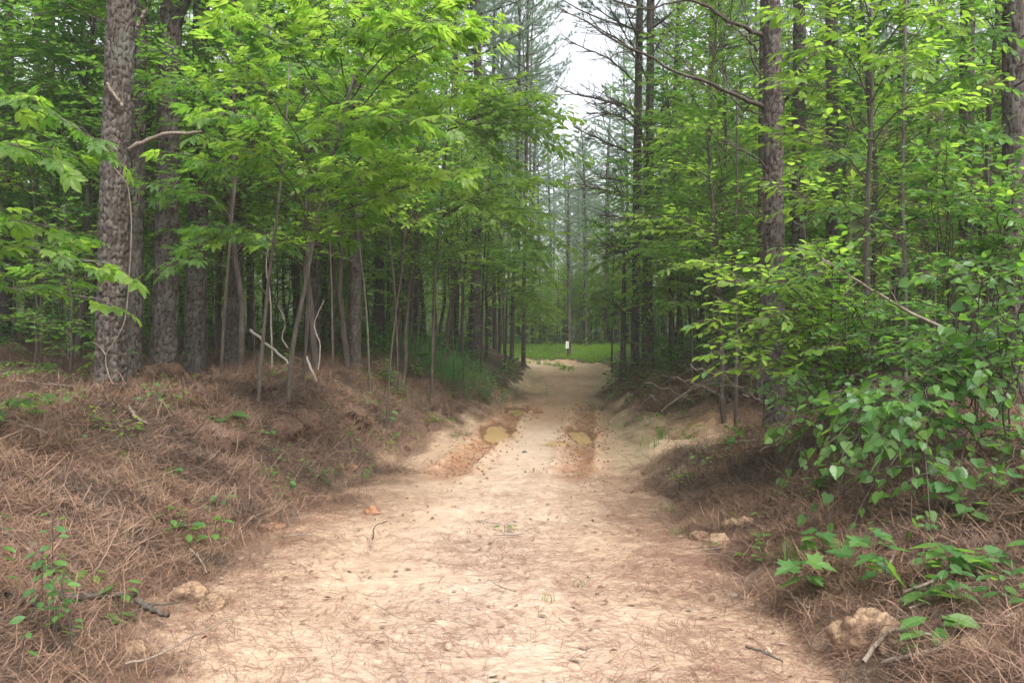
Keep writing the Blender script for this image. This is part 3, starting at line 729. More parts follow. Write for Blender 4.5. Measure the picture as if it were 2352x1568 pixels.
# the big right hand pine and its companion
p6, _ = hero_pine(1782, 9.6, 42, 1768, "big right bank pine half hidden in leaves with long bare limbs over the track", 64, .022, v=1, seed=33, relief=.018, plate=(.048, .09))
for pts, r0 in (([(1764, 252, 9.6), (1735, 240, 9.5), (1700, 226, 9.4), (1640, 197, 9.2), (1568, 172, 9.0), (1500, 138, 8.8), (1420, 98, 8.6), (1340, 50, 8.4), (1284, 24, 8.3)], .030),
                ([(1766, 90, 9.6), (1720, 72, 9.5), (1668, 47, 9.3), (1625, 20, 9.2), (1570, 4, 9.1), (1484, 24, 9), (1400, 4, 8.8)], .030),
                ([(1740, 118, 9.5), (1715, 90, 9.4), (1690, 70, 9.3), (1655, 40, 9.2)], .018),
                ([(1768, 402, 9.6), (1745, 370, 9.4), (1700, 345, 9.2), (1640, 325, 9)], .016),
                ([(1775, 520, 9.6), (1735, 500, 9.3), (1680, 455, 9.0)], .018),
                ([(1778, 262, 9.6), (1810, 225, 9.5), (1840, 190, 9.4), (1870, 120, 9.3)], .028),
                ([(1778, 300, 9.6), (1830, 290, 9.5), (1900, 330, 9.3), (1960, 355, 9.2)], .02),
                ([(1768, 200, 9.6), (1730, 150, 9.6), (1715, 60, 9.6), (1700, -20, 9.6)], .015),
                ([(1764, 270, 9.6), (1690, 240, 9.5), (1650, 150, 9.4), (1620, 80, 9.4)], .012),
                ([(1764, 262, 9.6), (1700, 215, 9.5), (1620, 200, 9.4), (1560, 130, 9.4)], .012)):
    limb_px(p6, pts, r0, .005, 10, rg, .6, k=7, n=22)
hero_pine(1750, 12.4, 24, 1758, "thinner pine close behind the big right bank pine", 36, .04, v=2, seed=36, dead=True)
hero_pine(1838, 13.6, 28, 1832, "pine just right of the big right bank pine", 32, .045, v=0, seed=38, dead=True)
hero_pine(1912, 13.8, 29, 1908, "straight pine showing plated bark between leafy sprays right of the big pine", 40, .04, v=1, seed=40, dead=True)
hero_pine(2216, 12.6, 31, 2222, "grey barked pine standing behind the vine tangle on the right", 40, .035, v=0, seed=42, dead=True)
hero_pine(2338, 9.2, 40, 2322, "dark pine at the right frame edge behind the vine tangle", 56, .028, v=2, seed=44, dead=True)

# the sign tree and its neighbours at the bend
pst, _ = hero_pine(1308, 36.0, 7.5, 1302, "slim pine at the bend carrying a small white notice", 20, .12, v=1, seed=50, H=8, plate=(.1, .15), crown=False)
for o_ in (link('crown', PV[1]['crown'], pst), link('live_limb', PV[1]['limbs'], pst), tag(link('dead_limb', PV[1]['dead'], pst), kind='stuff')): o_.scale = (.5, .5, .42)
def board(name, w_, h_, t_, mat):
    mb = MB(); V = [(sx * w_ / 2, sy * t_ / 2, sz * h_ / 2) for sx in (-1, 1) for sy in (-1, 1) for sz in (-1, 1)]
    mb.add(V, f4=[(0, 1, 3, 2), (4, 6, 7, 5), (0, 4, 5, 1), (2, 3, 7, 6), (0, 2, 6, 4), (1, 5, 7, 3)]); return mb.mesh(name, mat, smooth=False)
M_white, mn, N_, L_ = newmat("white_painted_board")
pp = N_("ShaderNodeBsdfPrincipled"); pp.inputs["Base Color"].default_value = (.8, .8, .78, 1); pp.inputs["Roughness"].default_value = .5
oo = N_("ShaderNodeOutputMaterial"); L_(pp.outputs[0], oo.inputs[0])
M_black = woodmat("faded_print", (.1, .1, .1), (.2, .2, .2))
sp = W(1303, 792, 35.78)
sg = thing("notice_board", "small white notice nailed to a slim pine at the bend", "sign", tuple(sp))
link("board", board("board", .13, .31, .012, M_white), sg)
for dz_ in (.09, 0.0, -.085):
    link("mark", board("mark", .035, .035, .004, M_black), sg, loc=(.005, -.009, dz_))

# mid and far pines one can pick out:  px, distance, width px, lean, label
MID = [
 (8, 16, 26, "dark pine trunk at the left frame edge"), (66, 19, 22, "pine trunk second from the left frame edge in the shade"),
 (112, 23, 18, "thin pine trunk between the left frame edge and the nearest pine"), (192, 24, 18, "distant pine trunk just left of the nearest pine"),
 (568, 18, 20, "blackish pine trunk close right of the mid sized pine"), (602, 25, 14, "thin distant pine behind the grey saplings"),
 (690, 22, 18, "pine trunk seen between the two grey saplings"), (748, 26, 14, "thin pine behind the slender pine on the left bank"),
 (882, 22, 22, "dark pine trunk left of the feathery green patch"), (945, 24, 21, "pine trunk rising above the feathery green patch"),
 (1042, 25, 17, "pine trunk right of the feathery green patch"), (1088, 24, 26, "dark leaning pine above the left bank grass"),
 (1136, 31, 10, "slim pine half way along the left bank"), (1158, 34, 9, "slender pine showing pale needles against the sky left of the gap"), (1222, 43, 8, "small distant pine whose pale crown stands left in the sky gap"), (1179, 29, 10, "dark pine at the inside of the far bend"), (1207, 28, 10, "grey leaning pine at the inside of the far bend"),
 (1351, 39, 7.5, "slim pine right of the notice tree beyond the bend"), (1342, 42, 6, "thin brown pine close behind the slim pine right of the notice tree"),
 (1386, 40, 7, "greyish pine above the bright grass at the bend"), (1238, 44, 6, "thin distant pine left of the notice tree"),
 (1545, 24, 13, "pine behind the leaves right of the tall pair"),
 (1640, 21, 18, "pine behind the leaves between the tall pair and the big right pine"), (1990, 20, 17, "pine deep behind the right thicket"),
 (2060, 17, 20, "pine behind the right thicket left of the grey barked one"), (2130, 22, 16, "thin pine deep in the right thicket"), (2290, 18, 20, "pine deep behind the right frame edge pine")]
for i, (px, d, wpx, lab) in enumerate(MID):
    r = add_pine((px - 1176) / F * d, d, i % 3, i * 1.3, .55 if 1230 < px < 1400 else 1.0, (wpx / F * d) / .25, lab)
    if i % 2: r.rotation_euler[1] = math.radians(rg.uniform(-1.5, 2.0))

# ------------------------------------------------------------------ mass of the wood behind
occ = []
def ok(x, y, dmin):
    for (a, b) in occ:
        if (a - x) ** 2 + (b - y) ** 2 < dmin * dmin: return False
    return True
rr = np.random.default_rng(5)
def scatter(n, ylo, yhi, dmin, edge, side, tries=4000):
    out = []
    for _ in range(tries):
        if len(out) >= n: break
        y = ylo + (yhi - ylo) * rr.uniform(0, 1) ** .8; x = rr.uniform(-1, 1) * (y * .66 + 1.5)
        s, hw, *_r = road_info(np.array([x]), np.array([y])); s = float(s[0]); hw = float(hw[0])
        if abs(s) - hw < edge: continue
        if side and (s > 0) != (side > 0): continue
        px_ = 1176 + F * x / y
        if 1195 < px_ < 1490 and y > 21: continue
        if 1100 < px_ < 1560 and y > 21 and dmin > 2: continue
        if ok(x, y, dmin): occ.append((x, y)); out.append((x, y, s))
    return out
GL = "leafy understorey trees in the left wood"; GR = "leafy understorey trees in the right wood"
lab_b = {(-1, 0): "leafy green understorey tree among the pines left of the track", (-1, 1): "yellow green understorey tree deep among the pines left of the track",
         (1, 0): "leafy green understorey tree in the thicket right of the track", (1, 1): "yellow green understorey tree deep in the thicket right of the track"}
ANCH = [(66, "the left edge pines"), (252, "the nearest left pine"), (374, "the stout dark left pine"), (444, "the pine with the high bare limb"), (534, "the mid sized left pine"), (640, "the grey saplings"), (722, "the slender left bank pine"), (814, "the pine above the straw overhang"), (882, "the dark pine before the feathery patch"), (945, "the feathery green patch"),
        (1042, "the thin sapling by the feathery patch"), (1120, "the middle of the left bank"), (1190, "the inside of the bend"), (1307, "the notice tree"), (1400, "the outer bank grass"), (1470, "the tall pine pair"), (1545, "the leaves right of the tall pair"), (1640, "the brush pile"), (1775, "the big right pine"), (1838, "the pine next to the big right one"),
        (1912, "the straight plated right pine"), (1996, "the thin grey beech stem"), (2078, "the second grey beech stem"), (2216, "the grey barked right pine"), (2330, "the right edge pine")]
SEEN = {}
def where(x, y, kind):
    px = 1176 + F * x / y; k = int(np.argmin([abs(px - a) for a, _ in ANCH])); a, nm = ANCH[k]
    rel = "just left of" if px < a - 14 else ("just right of" if px > a + 14 else "in line with")
    dep = "near" if y < 15 else ("mid distance" if y < 22 else ("far" if y < 29 else "farthest"))
    return "%s %s %s %s" % (dep, kind, rel, nm) if len(("%s %s %s %s" % (dep, kind, rel, nm)).split()) <= 16 else "%s %s %s" % (kind, rel, nm)
for side in (-1, 1):
    for (x, y, s) in scatter(85, 10.5, 37, 1.25, 1.35, side):
        v = int(rr.choice([0, 1, 2, 3, 4], p=[.25, .28, .17, .1, .2])); yel = v in (1, 3)
        add_broad(x, y, v, rr.uniform(0, 6.28), rr.uniform(.8, 1.15), where(x, y, ['leafy green tree', 'tall yellow green tree', 'deep green low tree', 'small yellow green tree', 'tall narrow leaved tree'][v]), group=(GL if side < 0 else GR))
for side in (-1, 1):
    for (x, y, s) in scatter(24, 15, 36, .9, 1.0, side) + scatter(16, 9, 20, 1.0, 1.6, side):
        add_broad(x, y, int(rr.integers(3)), rr.uniform(0, 6.28), rr.uniform(.7, 1.2), where(x, y, "low leafy shrub"), cat="shrub", name="leafy_shrub",
                  group="shrubs under the " + ("left" if side < 0 else "right") + " trees", sh=True)
for side in (-1, 1):
    for (x, y, s) in scatter(20, 22, 38, 2.2, 2.5, side):
        add_pine(x, y, int(rr.integers(3)), rr.uniform(0, 6.28), rr.uniform(.85, 1.05), rr.uniform(.7, 1.1), where(x, y, "tall pine behind leaves"), group="far pines in the " + ("left" if side < 0 else "right") + " wood")

for px, d, v, nm in ((1205, 38.5, 2, "left of the notice tree"), (1245, 39.5, 0, "second left of the notice tree"), (1285, 40.5, 2, "close behind the notice tree"), (1330, 41, 0, "right of the notice tree"), (1372, 41.5, 2, "behind the bright bend grass"), (1412, 40, 0, "at the right end of the bend grass")):
    x = (px - 1176) / F * d
    add_broad(x, d, v, rr.uniform(0, 6.28), rr.uniform(1.0, 1.35), "leafy shrub closing the bend, " + nm, cat="shrub", name="leafy_shrub", group="shrubs behind the bend", sh=True)

# ------------------------------------------------------------------ geometry nodes scatter (for what nobody could count)
def gn_scatter(name, pts, rot, scl, idx_, sources, label=None):
    n = len(pts); me = bpy.data.meshes.new(name); me.vertices.add(n)
    me.vertices.foreach_set("co", np.asarray(pts, np.float32).ravel())
    a = me.attributes.new("rot", 'FLOAT_VECTOR', 'POINT'); a.data.foreach_set("vector", np.asarray(rot, np.float32).ravel())
    a = me.attributes.new("scl", 'FLOAT_VECTOR', 'POINT'); a.data.foreach_set("vector", np.asarray(scl, np.float32).ravel())
    a = me.attributes.new("idx", 'INT', 'POINT'); a.data.foreach_set("value", np.asarray(idx_, np.int32))
    o = link(name, me); tag(o, label, kind='stuff')
    ng = bpy.data.node_groups.new(name, 'GeometryNodeTree')
    ng.interface.new_socket("Geometry", in_out='INPUT', socket_type='NodeSocketGeometry'); ng.interface.new_socket("Geometry", in_out='OUTPUT', socket_type='NodeSocketGeometry')
    N = ng.nodes.new; L = ng.links.new
    gi = N('NodeGroupInput'); go = N('NodeGroupOutput'); ip = N('GeometryNodeInstanceOnPoints'); jn = N('GeometryNodeJoinGeometry')
    for sm in reversed(sources):      # the join lists the last link first
        so_ = bpy.data.objects.new(sm.name + "_source", sm)
        oi = N('GeometryNodeObjectInfo'); oi.inputs['Object'].default_value = so_; oi.inputs['As Instance'].default_value = True
        L(oi.outputs['Geometry'], jn.inputs[0])
    def na(nm, ty):
        q = N('GeometryNodeInputNamedAttribute'); q.data_type = ty; q.inputs[0].default_value = nm; return q.outputs[0]
    L(gi.outputs[0], ip.inputs['Points']); L(jn.outputs[0], ip.inputs['Instance']); ip.inputs['Pick Instance'].default_value = True
    L(na("idx", 'INT'), ip.inputs['Instance Index']); L(na("rot", 'FLOAT_VECTOR'), ip.inputs['Rotation']); L(na("scl", 'FLOAT_VECTOR'), ip.inputs['Scale'])
    L(ip.outputs[0], go.inputs[0])
    md = o.modifiers.new("scatter", 'NODES'); md.node_group = ng
    return o

def align_rot(nrm, yaw):
    """Euler XYZ that turns +Z onto nrm after a yaw about Z."""
    nx, ny, nz = nrm.T
    # R = Rn * Rz(yaw);  Rn from tangent frame
    out = np.zeros((len(nrm), 3))
    t = np.stack([nz, 0 * nz, -nx], -1); t /= np.linalg.norm(t, axis=1, keepdims=True); b = np.cross(nrm, t)
    c, s = np.cos(yaw)[:, None], np.sin(yaw)[:, None]
    X_ = t * c + b * s; Y_ = -t * s + b * c
    # matrix columns X_, Y_, nrm -> euler XYZ
    out[:, 1] = np.arcsin(np.clip(-X_[:, 2], -1, 1)); out[:, 0] = np.arctan2(Y_[:, 2], nrm[:, 2]); out[:, 2] = np.arctan2(X_[:, 1], X_[:, 0])
    return out

# whole tree meshes joined for the wood beyond
def joined(name, meshes, mats):
    """One mesh of several parts, keeping their materials in order."""
    vs, f3, f4, m3, m4, n = [], [], [], [], [], 0
    mb = MB()
    for k, me in enumerate(meshes):
        V = np.zeros(len(me.vertices) * 3, np.float32); me.vertices.foreach_get("co", V); V = V.reshape(-1, 3)
        tot = np.zeros(len(me.polygons), np.int32); me.polygons.foreach_get("loop_total", tot)
        li = np.zeros(len(me.loops), np.int32); me.loops.foreach_get("vertex_index", li)
        st = np.zeros(len(me.polygons), np.int32); me.polygons.foreach_get("loop_start", st)
        a3 = st[tot == 3]; a4 = st[tot == 4]
        mb.add(V, f3=li[a3[:, None] + np.arange(3)] if len(a3) else None, f4=li[a4[:, None] + np.arange(4)] if len(a4) else None, mi=k)
    return mb.mesh(name, mats, smooth=False)
srcs = [joined("far_broadleaf_%d" % i, [BV[i]['trunk'], BV[i]['crown']], [M_twig, BV[i]['crown'].materials[0]]) for i in (0, 1, 4)]
srcs += [joined("far_pine_%d" % i, [PV[i]['trunk'], PV[i]['limbs'], PV[i]['crown'], PV[i]['dead']], [M_barkd, M_twig, M_needle, M_twig]) for i in (0, 1)]
pts, rot, scl, ids = [], [], [], []
for _ in range(420):
    y = rr.uniform(37.5, 85); x = rr.uniform(-1, 1) * (y * .68 + 3); gap = 1190 < 1176 + F * x / y < 1520
    if gap and y < 64: continue
    s, hw, *_r = road_info(np.array([x]), np.array([y]))
    if abs(float(s[0])) - float(hw[0]) < 2.0: continue
    pts.append((x, y, hz1(x, y) - .05)); rot.append((0, 0, rr.uniform(0, 6.28)))
    if rr.uniform() < (.4 if not gap else .85): k = 3 + int(rr.integers(2)); sc = rr.uniform(.8, 1.15) * (.72 if gap else 1)
    else: k = int(rr.integers(3)); sc = rr.uniform(.8, 1.3) * (.8 if gap else 1)
    ids.append(k); scl.append((sc, sc, sc))
for _ in range(46):
    y = rr.uniform(39.5, 60); x = (rr.uniform(1190, 1480) - 1176) / F * y
    pts.append((x, y, hz1(x, y) - .05)); rot.append((0, 0, rr.uniform(0, 6.28))); ids.append(int(rr.integers(3))); sc = rr.uniform(.42, .66); scl.append((sc * 1.25, sc * 1.25, sc))
for px, y, sc in ((1196, 46, .9), (1228, 52, .95), (1262, 58, .85), (1300, 62, .8), (1345, 56, .72), (1398, 50, .8), (1438, 47, .9), (1474, 44, .9)):
    x = (px - 1176) / F * y; pts.append((x, y, hz1(x, y) - .05)); rot.append((0, 0, px * 1.0)); ids.append(3 + px % 2); scl.append((sc * 1.15, sc * 1.15, sc))
gn_scatter("distant_woods", pts, rot, scl, ids, srcs, "hazy wood of pines and leafy trees closing the view beyond the bend")

# fallen needles
def needle_patch(seed, n, rad, ln, wd, lift, mat, flow=None, droop=0):
    g = np.random.default_rng(seed)
    a = g.uniform(0, 6.28, n) if flow is None else g.normal(flow, .5, n) + np.pi * g.integers(0, 2, n)
    r_ = rad * np.sqrt(g.uniform(0, 1, n)); ph = g.uniform(0, 6.28, n)
    c = np.stack([r_ * np.cos(ph), r_ * np.sin(ph), g.uniform(.001, lift, n)], -1)
    d = np.stack([np.cos(a), np.sin(a), g.normal(0, .18 + lift * 3, n) if lift > .01 else g.normal(0, .012, n)], -1); L = ln * g.uniform(.6, 1.15, n)
    s = np.stack([-np.sin(a), np.cos(a), 0 * a], -1)
    bow = np.stack([0 * a, 0 * a, g.uniform(-.005, .012, n) * (lift > .01)], -1) + s * g.normal(0, .012, (n, 1))
    p0 = c - d * L[:, None] / 2; p1_ = c + bow; p2 = c + d * L[:, None] / 2
    wv = wd * g.uniform(.7, 1.2, (n, 1))
    V = np.stack([p0 + s * wv * .5, p0 - s * wv * .5, p1_ + s * wv, p1_ - s * wv, p2], 1)
    V[:, :, 2] = np.maximum(V[:, :, 2], -.01 if lift > .01 else .0)
    b = np.arange(n)[:, None] * 5
    mb = MB(); mb.add(V.reshape(-1, 3), f3=b + np.array([2, 3, 4]), f4=b + np.array([0, 1, 3, 2]))
    return mb.mesh("needle_patch", mat, smooth=False)
NS = [needle_patch(1, 70, .20, .19, .0017, .05, M_straw), needle_patch(2, 70, .20, .18, .0016, .08, M_straw), needle_patch(3, 80, .22, .18, .0018, .04, M_strawdk), needle_patch(4, 110, .18, .17, .0014, .07, M_straw, flow=.3),
      needle_patch(5, 60, .5, .18, .0012, .004, M_strawroad, flow=.2), needle_patch(6, 50, .55, .18, .0012, .004, M_strawroad), needle_patch(7, 70, .42, .17, .0012, .006, M_strawroad, flow=-.5)]
def ground_pts(n, ylo, yhi, pw, fn, g, margin=1.0):
    y = ylo + (yhi - ylo) * g.uniform(0, 1, n) ** pw; x = g.uniform(-1, 1, n) * (y * .66 + margin)
    s, hw, *_r = road_info(x, y); dd_ = np.abs(s) - hw + .22 * fbm(x * .9, y * .9, 3, 5)
    k = g.uniform(0, 1, n) < fn(x, y, dd_); return x[k], y[k], dd_[k]
g = np.random.default_rng(42)
def bare_at(x, y):
    return np.clip(np.exp(-((x - 2.5) / 1.2) ** 4 - ((y - 11.7) / 2.4) ** 4) * .95 + np.exp(-((x - 2.2) / .5) ** 2 - ((y - 17) / 3) ** 2) * .5 + .55 * np.exp(-((x + 1.9) / .45) ** 2 - ((y - 8.2) / 1.5) ** 2)
                   + .8 * np.exp(-((x - 2.35) / .8) ** 2 - ((y - 4.0) / .42) ** 2), 0, 1)
x, y, dd_ = ground_pts(40000, 2.4, 22, 1.5, lambda x, y, d: sstep(-.3, .7, d + np.where((x < 0) & (y < 10), .2, -.1) + .35 * fbm(x * 1.3, y * 1.3, 3, 71)) * (1 - bare_at(x, y)) * (.5 + .5 * sstep(.35, .55, vnoise(x * 2.3, y * 2.3, 8))), g)
z = hgt(x, y); nn = gnormal(x, y); n_ = len(x)
nn2 = nn * 1.0; nn2[:, 2] += .2; nn2 /= np.linalg.norm(nn2, axis=1, keepdims=True)
sc = g.uniform(.7, 1.35, n_) * (1 + .018 * y)
gn_scatter("pine_straw", np.stack([x, y, z + .005], -1), align_rot(nn2, g.uniform(0, 6.28, n_)), np.repeat(sc[:, None], 3, 1), np.where(fbm(x * 1.6, y * 1.6, 3, 120) + .35 * fbm(x * 6, y * 6, 2, 121) > .04, g.choice([2, 2, 2, 1], n_), g.choice([0, 0, 1, 3], n_)), NS, "reddish brown pine straw covering both banks and the wood floor")
x, y, dd_ = ground_pts(21000, 2.4, 22, 1.15, lambda x, y, d: (d < .3) * (sstep(.4, .95, vnoise(x * 1.3 + 4, y * .9, 3)) * .25 + .12 + .7 * sstep(-.9, .1, d)) * (.3 + .7 * sstep(3.2, 6.5, y)), g, .4)
k = ~((np.abs(y - 13.5) < 3.4) & (g.uniform(0, 1, len(x)) < .7)); x, y = x[k], y[k]
z = hgt(x, y); nn = gnormal(x, y); n_ = len(x)
gn_scatter("road_straw", np.stack([x, y, z + .004], -1), align_rot(nn, g.normal(0, .9, n_)), np.repeat(g.uniform(.8, 1.3, n_)[:, None], 3, 1) * np.array([1, 1, .6]), g.choice([4, 4, 5, 6], n_), NS, "thin scatter of fallen needles on the pale sandy track")

# ------------------------------------------------------------------ hero plants built leaf by leaf
def tmpl_mesh(name, t, mat):
    mb = MB(); mb.add(t[0], f3=t[1], f4=t[2]); return mb.mesh(name, mat, smooth=False)
LM = dict(hick=tmpl_mesh("leaf_compound", lf_compound(5), M_leafy), hick2=tmpl_mesh("leaf_compound_b", lf_compound(7, .2), M_leaf),
          oval=tmpl_mesh("leaf_oval", lf_long(.24), M_leafy), ovald=tmpl_mesh("leaf_oval_deep", lf_long(.26), M_vine),
          heart=tmpl_mesh("leaf_heart", lf_fan(heart_outline(), .1), M_vine), heart2=tmpl_mesh("leaf_heart_b", lf_fan(heart_outline(), .18), M_leaf), maple=tmpl_mesh("leaf_maple", lf_fan(maple_outline(), .1), M_vine))
LT = dict(hick=lf_compound(5), hick2=lf_compound(7, .2), oval=lf_long(.24), ovald=lf_long(.26), heart=lf_fan(heart_outline(), .1), heart2=lf_fan(heart_outline(), .18), maple=lf_fan(maple_outline(), .1))
LMAT = dict(hick=M_leafy, hick2=M_leaf, oval=M_leafy, ovald=M_vine, heart=M_vine, heart2=M_leaf, maple=M_vine)

def leaf_matrix(pos, d, up, size):
    a = Vector(d).normalized(); b = Vector(up).cross(a)
    if b.length < 1e-4: b = Vector((0, 1, 0))
    b.normalize(); c = a.cross(b)
    return Matrix(((a.x * size, b.x * size, c.x * size, pos[0]), (a.y * size, b.y * size, c.y * size, pos[1]), (a.z * size, b.z * size, c.z * size, pos[2]), (0, 0, 0, 1)))

def leafy_plant(name, label, cat, base, arcs, kinds, size, rng, trunk=None, trunk_r=(.03, .01), sub=7, subL=.5, per=4, droop=.35, r0=.01, maxobj=280, mat=M_twig, tilt=.35, spread=.8, updir=.15, group=None):
    """arcs: world-space branch paths. Leaves sit on side twigs; each one its own object up to maxobj."""
    root = thing(name, label, cat, tuple(base), group); B = np.array(base)
    if trunk is not None:
        mb = MB(); P = smooth_path(trunk, 20) - B; tube(mb, P, np.linspace(trunk_r[0], trunk_r[1], 20), 9); link("trunk" if trunk_r[0] > .015 else "stem", mb.mesh("trunk", mat), root)
    L = []
    for A in arcs:
        P = smooth_path(A, 14) - B; P[1:-1] += rng.normal(0, .012, (12, 3))
        mb = MB(); tube(mb, P, np.linspace(r0, .0025, 14), 6)
        ln = np.sum(np.linalg.norm(np.diff(P, axis=0), axis=1))
        for j in range(sub):
            u_ = .22 + .78 * (j + .5 + rng.uniform(-.3, .3)) / sub; u_ = min(u_, .999); k = int(u_ * 13); q0 = P[k] + (P[min(k + 1, 13)] - P[k]) * (u_ * 13 - k)
            tb = P[min(k + 1, 13)] - P[max(k - 1, 0)]; tb /= np.linalg.norm(tb)
            sd2 = np.cross(tb, [0, 0, 1]); sd2 /= np.linalg.norm(sd2) + 1e-6
            d = tb * rng.uniform(.4, .9) + sd2 * (1 if j % 2 else -1) * spread * rng.uniform(.6, 1.1) + np.array([0, 0, updir + rng.normal(0, .18)]); 
            if j == sub - 1: d = tb
            d /= np.linalg.norm(d); l2 = subL * rng.uniform(.5, 1.1)
            Q = np.array([q0, q0 + d * l2 * .5 + [0, 0, .015], q0 + d * l2 - [0, 0, .03]])
            tube(mb, Q, [.0035, .0025, .0012], 4)
            for m_ in range(per):
                v_ = (m_ + 1) / per; p = Q[0] + (Q[2] - Q[0]) * v_; s3 = np.cross(d, [0, 0, 1])
                dl = (d * .7 + s3 * (1 if m_ % 2 else -1) * .75 if m_ < per - 1 else d) + np.array([0, 0, -droop]) + rng.normal(0, .18, 3)
                L.append((p, dl, np.array([0, 0, 1.0]) + rng.normal(0, tilt, 3), size * rng.uniform(.45, 1.2), kinds[int(rng.integers(len(kinds)))]))
        link("branch" if r0 > .006 else "shoot", mb.mesh("branch", mat), root)
    order = rng.permutation(len(L))
    for i in order[:maxobj]:
        p, dl, up, sz, kd = L[i]; o = link("leaf", LM[kd], root); o.matrix_local = leaf_matrix(p, dl, up, sz)
    rest = order[maxobj:]
    if len(rest):
        mb = MB(); k0 = kinds[0]
        for kd in set(kinds):
            ii = [i for i in rest if L[i][4] == kd]
            if ii: place_leaves(mb, LT[kd], [L[i][0] for i in ii], [L[i][1] for i in ii], [L[i][3] for i in ii], rng, tilt)
        tag(link("foliage", mb.mesh("foliage", LMAT[k0], smooth=False), root), kind='stuff')
    return root

def rayg(px, py, lo=2.2, hi=60):
    """Ground point seen at (px, py)."""
    d = np.exp(np.linspace(math.log(lo), math.log(hi), 700)); x = (px - 1176) / F * d; z = CAM_Z - (py - HZ) / F * d
    h = hgt(x, d); k = np.nonzero(h >= z)[0]
    k = int(k[0]) if len(k) else len(d) - 1
    return np.array([x[k], d[k], h[k]])
def arc(*pts): return np.array([W(*p) for p in pts])

def base_at(px, d): x = (px - 1176) / F * d; return np.array([x, d, hz1(x, d)])
rh = np.random.default_rng(1234)
b = rayg(660, 930, 6)
dA = b[1]
TRA = np.vstack([b, arc((672, 800, dA), (700, 660, dA), (735, 480, dA - .1), (790, 260, dA - .3), (850, 40, dA - .5), (900, -260, dA - .6))])
br = [arc((735, 480, dA), (860, 330, 7.8), (990, 260, 7.2), (1085, 178, 6.8)), arc((760, 360, dA), (880, 190, 7.6), (990, 110, 7.0), (1090, 60, 6.7)),
      arc((800, 240, dA), (900, 110, 7.6), (1000, 20, 7.1), (1060, -40, 6.9)), arc((720, 540, dA), (820, 470, 7.9), (930, 430, 7.3), (1040, 400, 6.9)),
      arc((740, 450, dA), (690, 330, 8), (620, 220, 7.3), (550, 160, 6.9)), arc((780, 290, dA), (720, 180, 7.6), (650, 90, 7.1), (600, 60, 6.9)),
      arc((720, 540, dA), (670, 430, 7.9), (620, 370, 7.5), (560, 340, 7.2)), arc((800, 220, dA), (780, 120, 7.6), (760, 50, 7.0), (740, -10, 6.6)),
      arc((760, 360, dA), (800, 300, 7.6), (870, 270, 7.0), (940, 265, 6.6)), arc((830, 100, dA - .4), (880, 30, 7.5), (930, -30, 7.1), (1000, -90, 6.7)),
      arc((735, 480, dA), (790, 430, 7.6), (840, 400, 7.2), (900, 370, 6.9)), arc((820, 150, dA), (850, 120, 7.6), (900, 80, 7.0), (960, 60, 6.5))]
leafy_plant("hickory_tree", "leaning hickory sapling on the left bank with big bright drooping leaves over the track", "tree", b, br, ["hick", "hick", "hick2"], .235, rh, TRA, (.030, .010), sub=12, subL=.42, per=5, r0=.009, mat=M_grey, updir=.25, droop=.3)
b2 = rayg(592, 925, 6); dB = b2[1]
br = [arc((640, 470, dB), (700, 440, 8.3), (770, 400, 8), (850, 380, 7.7)), arc((628, 560, dB), (690, 530, 8.3), (760, 520, 8), (830, 500, 7.8)), arc((640, 470, dB), (590, 400, 8.3), (540, 390, 8), (480, 370, 7.8)),
      arc((650, 380, dB), (600, 290, 8.3), (560, 270, 8), (500, 265, 7.8)), arc((628, 560, dB), (580, 520, 8.4), (520, 530, 8.2), (470, 540, 8)), arc((650, 380, dB), (720, 320, 8.3), (800, 330, 8), (880, 310, 7.7)),
      arc((655, 330, dB), (690, 240, 8.5), (740, 190, 8.3), (800, 150, 8.1)), arc((655, 300, dB), (600, 180, 8.5), (560, 100, 8.3), (500, 60, 8.1))]
leafy_plant("hickory_tree", "slim grey sapling left of the leaning hickory with deep green leaves", "tree", b2, br, ["hick2", "hick"], .215, rh, np.vstack([b2, arc((604, 780, dB), (618, 640, dB), (640, 470, dB), (656, 330, dB), (665, 150, dB))]), (.024, .008), sub=11, subL=.4, per=5, r0=.008, mat=M_grey)
b3 = np.array([-5.4, 5.9, hz1(-5.4, 5.9)])
br = [arc((-300, 380, 5.9), (-120, 250, 5.8), (60, 245, 5.6), (190, 300, 5.5)), arc((-300, 460, 5.9), (-140, 380, 5.8), (0, 330, 5.6), (110, 360, 5.4)), arc((-300, 600, 5.9), (-150, 600, 5.8), (40, 570, 5.6), (215, 600, 5.4)),
      arc((-300, 640, 5.9), (-150, 660, 5.8), (0, 655, 5.6), (195, 680, 5.5)), arc((-300, 560, 5.9), (-150, 500, 5.8), (-20, 500, 5.7), (120, 520, 5.6))]
leafy_plant("hickory_tree", "leafy boughs reaching in from beyond the left frame edge", "tree", b3, br, ["hick", "hick2"], .2, rh, np.vstack([b3, arc((-290, 700, 5.9), (-300, 300, 5.9), (-310, -200, 5.9))]), (.05, .02), sub=10, subL=.36, per=5, r0=.009, mat=M_grey)
b4 = rayg(508, 885, 8); dD = b4[1]
br = [arc((525, 600, dD), (560, 560, 10), (590, 545, 9.8), (640, 560, 9.6)), arc((530, 500, dD), (480, 450, 10), (440, 440, 9.8), (400, 430, 9.6)), arc((545, 420, dD), (590, 330, 10), (640, 290, 9.8), (680, 300, 9.6)), arc((525, 620, dD), (480, 600, 10), (440, 590, 9.8), (390, 610, 9.6)),
      arc((560, 300, dD), (520, 220, 9.8), (450, 200, 9.6), (400, 190, 9.4)), arc((560, 280, dD), (600, 180, 9.8), (630, 160, 9.6), (680, 150, 9.4))]
